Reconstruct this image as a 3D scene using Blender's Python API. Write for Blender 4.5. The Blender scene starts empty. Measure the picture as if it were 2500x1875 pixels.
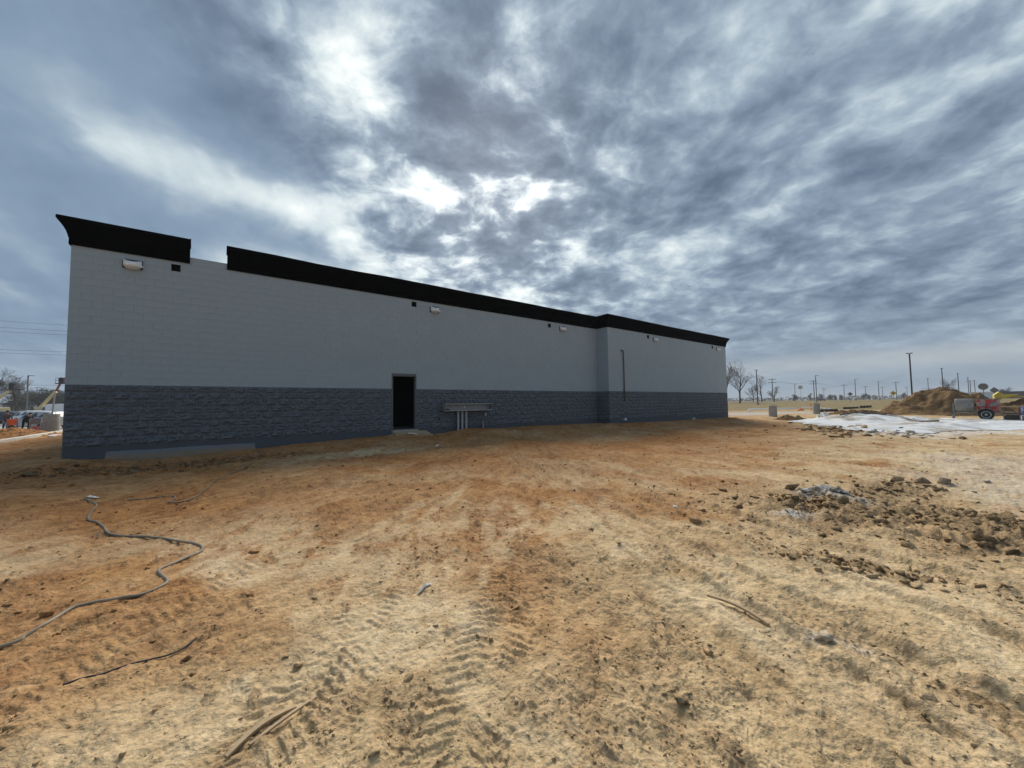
import bpy, bmesh, math, random
import numpy as np
from mathutils import Vector, Matrix

random.seed(7)
RNG = np.random.default_rng(7)
scn = bpy.context.scene
COL = scn.collection
R_ = math.radians

# ------------------------------------------------------------------ camera
EYE = 0.97                                   # finished floor of the building is z = 0
PITCH, ROLL = R_(2.96), R_(0.775)
cam_d = bpy.data.cameras.new('camera')
cam = bpy.data.objects.new('camera', cam_d)
COL.objects.link(cam)
cam_d.sensor_width = 36.0
cam_d.lens = 939.0 / 2500.0 * 36.0
cam_d.clip_start = 0.05
cam_d.clip_end = 9000.0
_F = Vector((0, math.cos(PITCH), math.sin(PITCH)))
_U = Vector((0, -math.sin(PITCH), math.cos(PITCH)))
_X = Vector((1, 0, 0))
_R = _X * math.cos(ROLL) - _U * math.sin(ROLL)
_UP = _U * math.cos(ROLL) + _X * math.sin(ROLL)
_m = Matrix((_R, _UP, -_F)).transposed().to_4x4()
_m.translation = (0, 0, EYE)
cam.matrix_world = _m
scn.camera = cam

# ------------------------------------------------------------------ view + light
scn.view_settings.view_transform = 'Standard'
scn.view_settings.look = 'None'
scn.view_settings.exposure = 1.5
scn.view_settings.gamma = 1.0
scn.cycles.max_bounces = 6
scn.cycles.diffuse_bounces = 4
scn.cycles.use_denoising = True

SUN_EL, SUN_AZ = R_(40.0), R_(-3.3)          # azimuth from +Y towards +X
sun_d = bpy.data.lights.new('sun', 'SUN')
sun_d.energy = 1.5
sun_d.angle = R_(36)
sun_d.color = (1.0, 0.90, 0.76)
sun = bpy.data.objects.new('sun', sun_d)
COL.objects.link(sun)
_sd = Vector((math.sin(SUN_AZ) * math.cos(SUN_EL), math.cos(SUN_AZ) * math.cos(SUN_EL), math.sin(SUN_EL)))
sun.rotation_euler = _sd.to_track_quat('Z', 'Y').to_euler()
sun.location = (0, 0, 60)


# small expression layer over shader nodes
class V:
    def __init__(s, nt, sock):
        s.nt, s.s = nt, sock

    def _m(s, op, *o, clamp=False):
        n = s.nt.nodes.new('ShaderNodeMath')
        n.operation = op
        n.use_clamp = clamp
        for i, a in enumerate((s,) + o):
            if isinstance(a, V):
                s.nt.links.new(a.s, n.inputs[i])
            else:
                n.inputs[i].default_value = a
        return V(s.nt, n.outputs[0])

    def __add__(s, o): return s._m('ADD', o)
    def __radd__(s, o): return s._m('ADD', o)
    def __sub__(s, o): return s._m('SUBTRACT', o)
    def __rsub__(s, o): return (s * -1.0) + o
    def __mul__(s, o): return s._m('MULTIPLY', o)
    def __rmul__(s, o): return s._m('MULTIPLY', o)
    def __truediv__(s, o): return s._m('DIVIDE', o)
    def max(s, o): return s._m('MAXIMUM', o)
    def min(s, o): return s._m('MINIMUM', o)
    def pow(s, o): return s._m('POWER', o)
    def abs(s): return s._m('ABSOLUTE')
    def exp(s): return s._m('EXPONENT')
    def clamp(s): return s._m('ADD', 0.0, clamp=True)

    def smooth(s, a, b):
        n = s.nt.nodes.new('ShaderNodeMapRange')
        n.interpolation_type = 'SMOOTHSTEP'
        s.nt.links.new(s.s, n.inputs[0])
        n.inputs[1].default_value = a
        n.inputs[2].default_value = b
        return V(s.nt, n.outputs[0])


def xyz(nt, x, y, z=0.0):
    n = nt.nodes.new('ShaderNodeCombineXYZ')
    for i, a in enumerate((x, y, z)):
        if isinstance(a, V):
            nt.links.new(a.s, n.inputs[i])
        else:
            n.inputs[i].default_value = a
    return V(nt, n.outputs[0])


def noise(nt, vec, scale, detail=4.0, rough=0.55, dist=0.0, w=None):
    n = nt.nodes.new('ShaderNodeTexNoise')
    n.inputs['Scale'].default_value = scale
    n.inputs['Detail'].default_value = detail
    n.inputs['Roughness'].default_value = rough
    n.inputs['Distortion'].default_value = dist
    if vec is not None:
        nt.links.new(vec.s, n.inputs['Vector'])
    return V(nt, n.outputs['Fac'])


def voronoi(nt, vec, scale, feature='F1', rand=1.0):
    n = nt.nodes.new('ShaderNodeTexVoronoi')
    n.feature = feature
    n.inputs['Scale'].default_value = scale
    n.inputs['Randomness'].default_value = rand
    if vec is not None:
        nt.links.new(vec.s, n.inputs['Vector'])
    return V(nt, n.outputs['Distance'])


def ramp(nt, fac, stops, interp='LINEAR'):
    n = nt.nodes.new('ShaderNodeValToRGB')
    n.color_ramp.interpolation = interp
    e = n.color_ramp.elements
    while len(e) < len(stops):
        e.new(0.5)
    for el, (p, c) in zip(e, stops):
        el.position = p
        el.color = (c[0], c[1], c[2], 1)
    nt.links.new(fac.s, n.inputs[0])
    return V(nt, n.outputs[0])


def mixc(nt, fac, a, b, mode='MIX'):
    n = nt.nodes.new('ShaderNodeMix')
    n.data_type = 'RGBA'
    n.blend_type = mode
    for sock, v in ((n.inputs[0], fac), (n.inputs[6], a), (n.inputs[7], b)):
        if isinstance(v, V):
            nt.links.new(v.s, sock)
        elif isinstance(v, (tuple, list)):
            sock.default_value = (v[0], v[1], v[2], 1)
        else:
            sock.default_value = v
    return V(nt, n.outputs[2])


# ------------------------------------------------------------------ sky
GAPS = [  # thin (+) and thick (-) bars of the cloud layer: ax, ay, bx, by, width, amount
    (-0.27, 0.70, -0.38, 1.10, 0.13, 0.46), (-0.40, 1.08, -0.56, 1.36, 0.10, 0.26),
    (-1.45, 0.95, -1.15, 1.45, 0.26, 0.24), (-1.20, 1.34, -0.98, 1.66, 0.22, 0.28), (-1.0, 1.62, -0.80, 2.05, 0.16, 0.30),
    (-1.40, 2.45, 0.10, 3.50, 0.50, 0.60), (-0.72, 1.62, -0.38, 1.52, 0.10, 0.20),
    (-0.28, 1.62, -0.02, 1.80, 0.13, 0.24), (-0.32, 1.90, -0.24, 2.30, 0.14, 0.26), (0.02, 1.60, 0.30, 1.42, 0.10, 0.20),
    (0.10, 0.95, 0.28, 1.20, 0.12, 0.12), (0.62, 0.80, 0.52, 1.02, 0.06, 0.20), (0.90, 1.22, 1.30, 1.00, 0.12, 0.14),
    (0.62, 2.45, 1.15, 1.80, 0.14, 0.20),
    (0.0, 0.75, 0.08, 1.35, 0.20, -0.20), (-0.20, 1.15, -0.10, 1.45, 0.12, -0.18), (-0.60, 1.78, -0.50, 2.05, 0.13, -0.30), (-0.20, 1.52, -0.15, 1.66, 0.07, -0.15),
    (-0.14, 2.10, 0.05, 2.45, 0.16, -0.26), (-0.78, 1.10, -0.68, 1.50, 0.11, -0.22), (-1.75, 1.75, -1.20, 2.15, 0.25, -0.14),
    (0.35, 1.75, 0.75, 1.55, 0.20, -0.14)]
SKYRAMP = [(0.0, (0.100, 0.146, 0.215)), (0.178, (0.132, 0.186, 0.268)), (0.310, (0.185, 0.250, 0.344)),
           (0.458, (0.275, 0.358, 0.462)), (0.589, (0.42, 0.52, 0.61)),
           (0.737, (0.68, 0.78, 0.82)), (0.885, (0.95, 1.01, 1.01)), (1.0, (1.25, 1.25, 1.20))]


def make_world():
    w = bpy.data.worlds.new('World')
    scn.world = w
    w.use_nodes = True
    nt = w.node_tree
    nt.nodes.clear()
    out = nt.nodes.new('ShaderNodeOutputWorld')
    bg = nt.nodes.new('ShaderNodeBackground')
    bg.inputs['Strength'].default_value = 0.1
    nt.links.new(bg.outputs[0], out.inputs[0])
    sky = nt.nodes.new('ShaderNodeTexSky')
    sky.sky_type = 'NISHITA'
    sky.sun_disc = False
    sky.sun_elevation = SUN_EL
    sky.sun_rotation = SUN_AZ
    tc = nt.nodes.new('ShaderNodeTexCoord')
    sp = nt.nodes.new('ShaderNodeSeparateXYZ')
    nt.links.new(tc.outputs['Generated'], sp.inputs[0])
    dx, dy, dz = (V(nt, sp.outputs[i]) for i in range(3))
    zz = dz.max(0.0) + 0.055                       # layer seen on a curved earth
    px, py = dx / zz, dy / zz
    wx = noise(nt, xyz(nt, px, py, 3.1), 1.6, 4, 0.55) - 0.5
    wy = noise(nt, xyz(nt, px, py, 7.7), 1.6, 4, 0.55) - 0.5
    qx, qy = px + wx * 0.24, py + wy * 0.24
    q = xyz(nt, qx, qy, 0.0)

    def seg(ax, ay, bx, by, width, x=qx, y=qy):    # soft bar in the layer
        ux, uy = bx - ax, by - ay
        l2 = ux * ux + uy * uy
        t = (((x - ax) * ux + (y - ay) * uy) / l2).clamp()
        ex, ey = x - ax - t * ux, y - ay - t * uy
        d2 = (ex * ex + ey * ey) / (width * width)
        return (d2 * -1.0).exp()
    gaps = None
    for (ax, ay, bx, by, wd, am) in GAPS:
        g = seg(ax, ay, bx, by, wd) * am
        gaps = g if gaps is None else gaps + g
    gd = Vector((math.sin(SUN_AZ) * math.cos(R_(29.5)), math.cos(SUN_AZ) * math.cos(R_(29.5)), math.sin(R_(29.5))))   # brightest gap
    sdot = dx * gd.x + dy * gd.y + dz * gd.z
    ang = (1.0 - sdot).max(0.0)
    # altocumulus sheet with depth: broad thick and thin areas, cells, ragged edges
    z2 = dz.max(0.0) + 0.26
    ex, ey = dx / z2 + wx * 0.14, dy / z2 + wy * 0.14
    big = noise(nt, xyz(nt, ex, ey, 0.0), 1.7, 3, 0.5) - 0.5
    cell = noise(nt, xyz(nt, ex, ey, 71.8), 3.7, 7, 0.54, 0.15) - 0.5
    puff = noise(nt, xyz(nt, ex, ey, 4.0), 9.0, 6, 0.56, 0.15) - 0.5
    rx = ex * 0.90 + ey * 0.44                      # rows across the layer on the +x side
    ry = ey * 0.90 - ex * 0.44
    rows = noise(nt, xyz(nt, rx * 2.2, ry * 1.0, 1.7), 1.9, 5, 0.52, 0.15) - 0.5
    lump = qx.smooth(-1.05, -0.55)                  # smooth veil on the -x side
    low = dz.smooth(0.03, 0.24)
    rowm = qx.smooth(0.2, 1.0)
    near = (ang / -0.06).exp()                      # cells are backlit and crisper around the sun
    v = 0.345 + gaps * 0.82 + big * 0.30 + (cell * 0.10 + puff * 0.85) * near + near * 0.01
    v = v + cell * (1.55 - rowm * 0.45) * (lump * 0.58 + 0.42) * (low * 0.75 + 0.25)
    v = v + puff * 1.10 * (lump * 0.9 + 0.1) * (low * 0.75 + 0.25)
    v = v + rows * 0.80 * low * rowm
    veil = noise(nt, xyz(nt, qx * 1.5 + qy * 1.1, qy * 0.35 - qx * 0.25, 5.0), 2.0, 5, 0.5) - 0.5
    v = v + veil * 0.75 * (1.0 - lump)
    # long stratus bars and the clearer strip low over the horizon
    bars = noise(nt, xyz(nt, dx * 1.2 + 4.0, dz * 17.0 + dx * 1.0, dy * 1.2), 1.5, 4, 0.5) - 0.5
    v = v + bars * 0.34 * (1.0 - dz.smooth(0.05, 0.30))
    cloud = ramp(nt, (v + 0.25) / 1.40, SKYRAMP)
    # blue air shows through the thin veil
    cloud = mixc(nt, (1.0 - lump) * (1.0 - v.smooth(0.35, 0.75)) * 0.45, cloud, (0.235, 0.355, 0.500))
    # glow of the hidden sun through thin cloud
    glow = ((ang / -0.014).exp() * 0.50 + (ang / -0.04).exp() * 0.30) * (v.smooth(0.30, 0.85) * 0.88 + 0.12)
    glowc = mixc(nt, 1.0, (0.0, 0.0, 0.0), (1.0, 0.955, 0.86))
    add1 = nt.nodes.new('ShaderNodeVectorMath'); add1.operation = 'SCALE'
    nt.links.new(glowc.s, add1.inputs[0]); nt.links.new(glow.s, add1.inputs[3])
    add2 = nt.nodes.new('ShaderNodeVectorMath'); add2.operation = 'ADD'
    nt.links.new(cloud.s, add2.inputs[0]); nt.links.new(add1.outputs[0], add2.inputs[1])
    # paler air towards the horizon
    hz = (1.0 - dz.max(0.0).smooth(0.0, 0.16)) * (0.45 + bars * 0.9).clamp()
    hzc = mixc(nt, hz * 0.75, V(nt, add2.outputs[0]), (0.46, 0.55, 0.64))
    # clearer pale strip under the edge of the sheet
    sb = (dz - 0.062 - dx * 0.018 + bars * 0.03) / 0.020
    strip = (sb * sb * -1.0).exp() * dx.smooth(0.15, 0.75) * 0.45
    hzc = mixc(nt, strip, hzc, (0.60, 0.62, 0.60))
    sc = nt.nodes.new('ShaderNodeVectorMath'); sc.operation = 'SCALE'
    nt.links.new(hzc.s, sc.inputs[0]); sc.inputs[3].default_value = 3.35        # the sheet's radiance before the 0.1 background strength
    # a little of the clear sky above the sheet
    fin = mixc(nt, 0.008, V(nt, sc.outputs[0]), V(nt, sky.outputs[0]))
    nt.links.new(fin.s, bg.inputs['Color'])
    w.cycles.sampling_method = 'MANUAL'
    w.cycles.sample_map_resolution = 1024


make_world()

# ------------------------------------------------------------------ helpers
def tag(o, label=None, cat=None, group=None, kind=None):
    if label: o['label'] = label
    if cat: o['category'] = cat
    if group: o['group'] = group
    if kind: o['kind'] = kind
    return o


def thing(name, label, cat, loc=(0, 0, 0), rz=0.0, group=None):
    o = bpy.data.objects.new(name, None)
    o.empty_display_size = 0.2
    COL.objects.link(o)
    o.location = loc
    o.rotation_euler = (0, 0, rz)
    return tag(o, label, cat, group)


class MB:
    def __init__(s):
        s.v, s.f, s.mi = [], [], []

    def add(s, vs, fs, mi=0):
        b = len(s.v)
        s.v += [tuple(v) for v in vs]
        s.f += [tuple(i + b for i in f) for f in fs]
        s.mi += [mi] * len(fs)
        return s

    def box(s, x0, x1, y0, y1, z0, z1, mi=0, M=None):
        vs = [(x, y, z) for x in (x0, x1) for y in (y0, y1) for z in (z0, z1)]
        if M is not None:
            vs = [M @ Vector(v) for v in vs]
        return s.add(vs, [(0, 1, 3, 2), (4, 6, 7, 5), (0, 4, 5, 1), (2, 3, 7, 6), (0, 2, 6, 4), (1, 5, 7, 3)], mi)

    def cbox(s, c, size, mi=0, M=None):
        x, y, z = c
        a, b, d = size[0] / 2, size[1] / 2, size[2] / 2
        return s.box(x - a, x + a, y - b, y + b, z - d, z + d, mi, M)

    def tube(s, pts, rad, n=8, caps=True, mi=0, closed=False):
        pts = [Vector(p) for p in pts]
        rads = rad if isinstance(rad, (list, tuple)) else [rad] * len(pts)
        vs, fs = [], []
        up = None
        for i, p in enumerate(pts):
            t = (pts[min(i + 1, len(pts) - 1)] - pts[max(i - 1, 0)])
            t = t.normalized() if t.length > 1e-9 else Vector((0, 0, 1))
            if up is None:
                up = t.orthogonal().normalized()
            a = (up - t * up.dot(t))
            a = a.normalized() if a.length > 1e-6 else t.orthogonal().normalized()
            up = a
            b = t.cross(a)
            for k in range(n):
                th = 2 * math.pi * k / n
                vs.append(p + (a * math.cos(th) + b * math.sin(th)) * rads[i])
        for i in range(len(pts) - 1):
            for k in range(n):
                fs.append((i * n + k, i * n + (k + 1) % n, (i + 1) * n + (k + 1) % n, (i + 1) * n + k))
        if caps:
            fs.append(tuple(range(n - 1, -1, -1)))
            fs.append(tuple((len(pts) - 1) * n + k for k in range(n)))
        return s.add(vs, fs, mi)

    def prism(s, poly, axis, a, b, mi=0, M=None):
        # poly in the two other axes, extruded along axis between a and b
        n = len(poly)
        def mk(p, t):
            q = {'x': (t, p[0], p[1]), 'y': (p[0], t, p[1]), 'z': (p[0], p[1], t)}[axis]
            return M @ Vector(q) if M is not None else q
        vs = [mk(p, a) for p in poly] + [mk(p, b) for p in poly]
        fs = [tuple(range(n)), tuple(range(2 * n - 1, n - 1, -1))]
        fs += [(i, n + i, n + (i + 1) % n, (i + 1) % n) for i in range(n)]
        return s.add(vs, fs, mi)

    def lathe(s, prof, c=(0, 0, 0), axis='z', n=24, mi=0):
        vs, fs = [], []
        for r, h in prof:
            for k in range(n):
                th = 2 * math.pi * k / n
                a, b = r * math.cos(th), r * math.sin(th)
                q = {'z': (a, b, h), 'x': (h, a, b), 'y': (a, h, b)}[axis]
                vs.append((c[0] + q[0], c[1] + q[1], c[2] + q[2]))
        for i in range(len(prof) - 1):
            for k in range(n):
                fs.append((i * n + k, i * n + (k + 1) % n, (i + 1) * n + (k + 1) % n, (i + 1) * n + k))
        if prof[0][0] > 1e-6:
            fs.append(tuple(range(n - 1, -1, -1)))
        if prof[-1][0] > 1e-6:
            fs.append(tuple((len(prof) - 1) * n + k for k in range(n)))
        return s.add(vs, fs, mi)

    def loft(s, rings, mi=0, caps=True):
        n = len(rings[0])
        vs = [v for r in rings for v in r]
        fs = []
        for i in range(len(rings) - 1):
            for k in range(n):
                fs.append((i * n + k, i * n + (k + 1) % n, (i + 1) * n + (k + 1) % n, (i + 1) * n + k))
        if caps:
            fs.append(tuple(range(n - 1, -1, -1)))
            fs.append(tuple((len(rings) - 1) * n + k for k in range(n)))
        return s.add(vs, fs, mi)

    def mesh(s, name, mats, smooth=False):
        me = bpy.data.meshes.new(name)
        me.from_pydata(s.v, [], s.f)
        for m in (mats if isinstance(mats, (list, tuple)) else [mats]):
            me.materials.append(m)
        if any(s.mi):
            me.polygons.foreach_set('material_index', s.mi)
        me.update()
        bm = bmesh.new()
        bm.from_mesh(me)
        bmesh.ops.recalc_face_normals(bm, faces=bm.faces)
        bm.to_mesh(me)
        bm.free()
        if smooth:
            me.polygons.foreach_set('use_smooth', [True] * len(me.polygons))
            try:
                me.set_sharp_from_angle(angle=R_(smooth if smooth is not True else 40))
            except Exception:
                pass
        return me

    def build(s, name, mats, parent=None, smooth=False, loc=None, bevel=0.0):
        me = s.mesh(name, mats, smooth)
        o = bpy.data.objects.new(name, me)
        COL.objects.link(o)
        if parent is not None:
            o.parent = parent
        if loc is not None:
            o.location = loc
        if bevel > 0:
            b = o.modifiers.new('bevel', 'BEVEL')
            b.width = bevel
            b.segments = 2
            b.limit_method = 'ANGLE'
        return o


def obj_from(me, name, parent=None, loc=(0, 0, 0), rot=(0, 0, 0)):
    o = bpy.data.objects.new(name, me)
    COL.objects.link(o)
    o.parent = parent
    o.location = loc
    o.rotation_euler = rot
    return o


def copy_tree(o, parent=None):
    c = o.copy()
    COL.objects.link(c)
    c.parent = parent
    for ch in o.children:
        copy_tree(ch, c)
    return c


# ------------------------------------------------------------------ materials
MATS = {}


def mat(name, col, rough=0.8, var=0.15, vscale=6.0, bump=0.0, bscale=40.0, metal=0.0, spec=0.5, dirt=None, dscale=2.0,
        dthr=(0.5, 0.7), coat=0.0):
    m = bpy.data.materials.new(name)
    m.use_nodes = True
    nt = m.node_tree
    b = nt.nodes['Principled BSDF']
    b.inputs['Roughness'].default_value = rough
    b.inputs['Metallic'].default_value = metal
    b.inputs['Specular IOR Level'].default_value = spec
    b.inputs['Coat Weight'].default_value = coat
    tc = nt.nodes.new('ShaderNodeTexCoord')
    o = V(nt, tc.outputs['Object'])
    n = noise(nt, o, vscale, 5, 0.6)
    lo = tuple(c * (1 - var) for c in col)
    hi = tuple(min(1, c * (1 + var)) for c in col)
    c = ramp(nt, n, [(0.3, lo), (0.7, hi)])
    if dirt is not None:
        d = noise(nt, o, dscale, 6, 0.65).smooth(*dthr)
        c = mixc(nt, d, c, dirt)
    nt.links.new(c.s, b.inputs['Base Color'])
    if bump > 0:
        bn = nt.nodes.new('ShaderNodeBump')
        bn.inputs['Distance'].default_value = bump
        nt.links.new(noise(nt, o, bscale, 5, 0.6).s, bn.inputs['Height'])
        nt.links.new(bn.outputs[0], b.inputs['Normal'])
    MATS[name] = m
    return m


M_SMOOTH = mat('painted_block', (0.315, 0.380, 0.430), 0.75, 0.05, 1.3, 0.004, 90.0)
M_MORTAR = mat('painted_mortar', (0.300, 0.362, 0.410), 0.85, 0.08, 2.0)
M_SPLIT = mat('painted_split_face', (0.110, 0.130, 0.156), 0.7, 0.28, 9.0, 0.045, 19.0)
M_BLACK = mat('black_cornice_coating', (0.0022, 0.0022, 0.0026), 0.95, 0.2, 2.0, 0.004, 12.0, spec=0.05)
M_FRAME = mat('painted_door_frame', (0.10, 0.112, 0.13), 0.45, 0.1, 4.0)
M_GALV = mat('grey_sheet_metal', (0.26, 0.28, 0.30), 0.45, 0.12, 5.0, metal=0.25)
M_CONDUIT = mat('grey_conduit', (0.36, 0.38, 0.41), 0.5, 0.1, 8.0)
M_DARKPIPE = mat('dark_painted_pipe', (0.055, 0.06, 0.068), 0.5, 0.2, 6.0)
M_WHITE = mat('white_plastic', (0.82, 0.86, 0.91), 0.35, 0.06, 8.0)
M_LENS = mat('cream_lens', (0.64, 0.69, 0.75), 0.3, 0.05, 8.0)
M_CONC = mat('concrete', (0.33, 0.325, 0.30), 0.9, 0.18, 5.0, 0.006, 60.0, dirt=(0.22, 0.19, 0.14), dscale=3.0, dthr=(0.55, 0.8))
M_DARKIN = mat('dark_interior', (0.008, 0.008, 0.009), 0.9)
M_ROOF = mat('roof_membrane', (0.35, 0.35, 0.34), 0.8)
M_HOSE = mat('dusty_hose', (0.185, 0.165, 0.13), 0.6, 0.25, 3.0, dirt=(0.36, 0.28, 0.17), dscale=1.6, dthr=(0.42, 0.72))
M_CABLE = mat('black_cable', (0.035, 0.035, 0.04), 0.5, 0.3, 5.0)
M_WOOD = mat('weathered_wood', (0.36, 0.27, 0.165), 0.85, 0.2, 14.0, 0.002, 60.0)
M_BROWNWOOD = mat('brown_form_board', (0.075, 0.05, 0.035), 0.85, 0.3, 3.0)
M_RAG = mat('white_rag', (0.72, 0.70, 0.65), 0.9, 0.08, 20.0)
M_POLE = mat('bronze_pole', (0.035, 0.033, 0.033), 0.5, 0.1, 2.0)
M_GPOLE = mat('grey_pole', (0.20, 0.205, 0.21), 0.6, 0.1, 2.0)
M_UTIL = mat('weathered_utility_pole', (0.13, 0.115, 0.10), 0.9, 0.2, 2.0)
M_WIRE = mat('power_wire', (0.06, 0.065, 0.07), 0.6, 0.1, 1.0)
M_TYRE = mat('tyre_rubber', (0.025, 0.025, 0.025), 0.85, 0.2, 8.0)
M_RIM = mat('wheel_rim', (0.42, 0.42, 0.43), 0.4, 0.1, 8.0, metal=0.5)
M_GLASS = mat('tinted_glass', (0.025, 0.03, 0.035), 0.08, 0.1, 3.0, spec=0.8)
M_SILVER = mat('silver_car_paint', (0.48, 0.49, 0.50), 0.3, 0.03, 1.0, metal=0.3, coat=0.6)
M_BLACKCAR = mat('black_car_paint', (0.012, 0.013, 0.017), 0.3, 0.05, 1.0, coat=0.8)
M_WHITECAR = mat('white_car_paint', (0.72, 0.73, 0.74), 0.3, 0.02, 1.0, coat=0.6)
M_TRIM = mat('black_trim', (0.02, 0.02, 0.02), 0.6)
M_LAMP = mat('head_lamp_glass', (0.6, 0.62, 0.65), 0.1)
M_REDLAMP = mat('tail_lamp', (0.35, 0.02, 0.02), 0.2)
M_CREAM = mat('cream_boom_paint', (0.62, 0.54, 0.33), 0.45, 0.08, 2.0)
M_RED = mat('worn_red_paint', (0.36, 0.035, 0.04), 0.6, 0.2, 4.0, dirt=(0.33, 0.29, 0.27), dscale=3.2, dthr=(0.47, 0.62))
M_REDJIB = mat('red_jib_paint', (0.30, 0.04, 0.035), 0.5, 0.1, 3.0)
M_CRUST = mat('mortar_crust', (0.24, 0.235, 0.22), 0.95, 0.22, 7.0, 0.02, 14.0, dirt=(0.13, 0.125, 0.115), dscale=5.0)
M_ORANGE = mat('safety_orange', (0.80, 0.13, 0.03), 0.6, 0.08, 6.0)
M_BLUE = mat('blue_drum_plastic', (0.02, 0.075, 0.30), 0.4, 0.12, 4.0)
M_YELLOW = mat('yellow_steel_paint', (0.62, 0.50, 0.08), 0.5, 0.1, 2.0)
M_SIGNY = mat('yellow_sign', (0.70, 0.42, 0.03), 0.4, 0.05, 3.0)
M_SIGNBACK = mat('sign_back_metal', (0.17, 0.165, 0.165), 0.5, 0.1, 3.0)
M_SIGNW = mat('pale_sign', (0.52, 0.48, 0.42), 0.6, 0.1, 3.0)
M_BRICK = mat('dark_red_brick', (0.105, 0.05, 0.045), 0.9, 0.2, 1.0)
M_BARK = mat('bare_bark', (0.085, 0.07, 0.058), 0.95, 0.25, 4.0)
M_TWIG = mat('bare_twigs', (0.125, 0.10, 0.085), 0.95, 0.2, 3.0)
M_EVER = mat('evergreen_foliage', (0.038, 0.055, 0.032), 0.9, 0.45, 0.8)
M_BROWNLEAF = mat('winter_foliage', (0.085, 0.066, 0.046), 0.9, 0.4, 0.8)
M_SKIN = mat('skin', (0.42, 0.25, 0.18), 0.6, 0.05)
M_JEANS = mat('blue_jeans', (0.05, 0.085, 0.16), 0.9, 0.2, 20.0)
M_SHIRT = mat('grey_plaid_shirt', (0.12, 0.11, 0.125), 0.9, 0.5, 14.0)
M_BLACKCLOTH = mat('black_work_clothes', (0.018, 0.018, 0.02), 0.9, 0.3, 10.0)
M_BOOT = mat('brown_boots', (0.08, 0.05, 0.03), 0.8)
M_FAR_ROAD = mat('asphalt', (0.16, 0.16, 0.16), 0.9, 0.1, 0.3)


def mat_sheet():
    m = mat('white_poly_sheet', (0.74, 0.76, 0.78), 0.35, 0.05, 0.7, 0.02, 2.5,
            dirt=(0.40, 0.34, 0.25), dscale=0.55, dthr=(0.47, 0.62))
    return m


M_SHEET = mat_sheet()


def mat_foundation():
    m = bpy.data.materials.new('foundation_paint')
    m.use_nodes = True
    nt = m.node_tree
    b = nt.nodes['Principled BSDF']
    b.inputs['Roughness'].default_value = 0.8
    tc = nt.nodes.new('ShaderNodeTexCoord')
    o = V(nt, tc.outputs['Object'])
    sp = nt.nodes.new('ShaderNodeSeparateXYZ')
    nt.links.new(o.s, sp.inputs[0])
    x, z = V(nt, sp.outputs[0]), V(nt, sp.outputs[2])
    e1 = noise(nt, xyz(nt, x * 0.9, 0.0, 0.0), 1.0, 4, 0.6)
    e2 = noise(nt, xyz(nt, x * 1.7 + 9.0, 0.0, 0.0), 1.0, 5, 0.65)
    step = (x.smooth(0.75, 0.80) * (1.0 - x.smooth(4.10, 4.14)))
    lim1 = -0.11 - 0.30 * (1.0 - step) - e1 * 0.10      # dark paint ends here
    lim2 = lim1 - 0.03 - e2 * 0.13                       # thinner coat ends here
    dark = mixc(nt, noise(nt, o, 3.0, 4), (0.070, 0.083, 0.102), (0.082, 0.096, 0.115))
    thin = mixc(nt, noise(nt, o, 6.0, 4), (0.16, 0.19, 0.225), (0.21, 0.23, 0.25))
    bare = mixc(nt, noise(nt, o, 4.0, 5), (0.20, 0.17, 0.125), (0.285, 0.25, 0.195))
    c = mixc(nt, (z - lim1).smooth(-0.008, 0.008), thin, dark)
    c = mixc(nt, (z - lim2).smooth(-0.03, 0.012), bare, c)
    nt.links.new(c.s, b.inputs['Base Color'])
    bn = nt.nodes.new('ShaderNodeBump')
    bn.inputs['Distance'].default_value = 0.003
    nt.links.new(noise(nt, o, 50.0, 4).s, bn.inputs['Height'])
    nt.links.new(bn.outputs[0], b.inputs['Normal'])
    return m


M_FOUND = mat_foundation()


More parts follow.
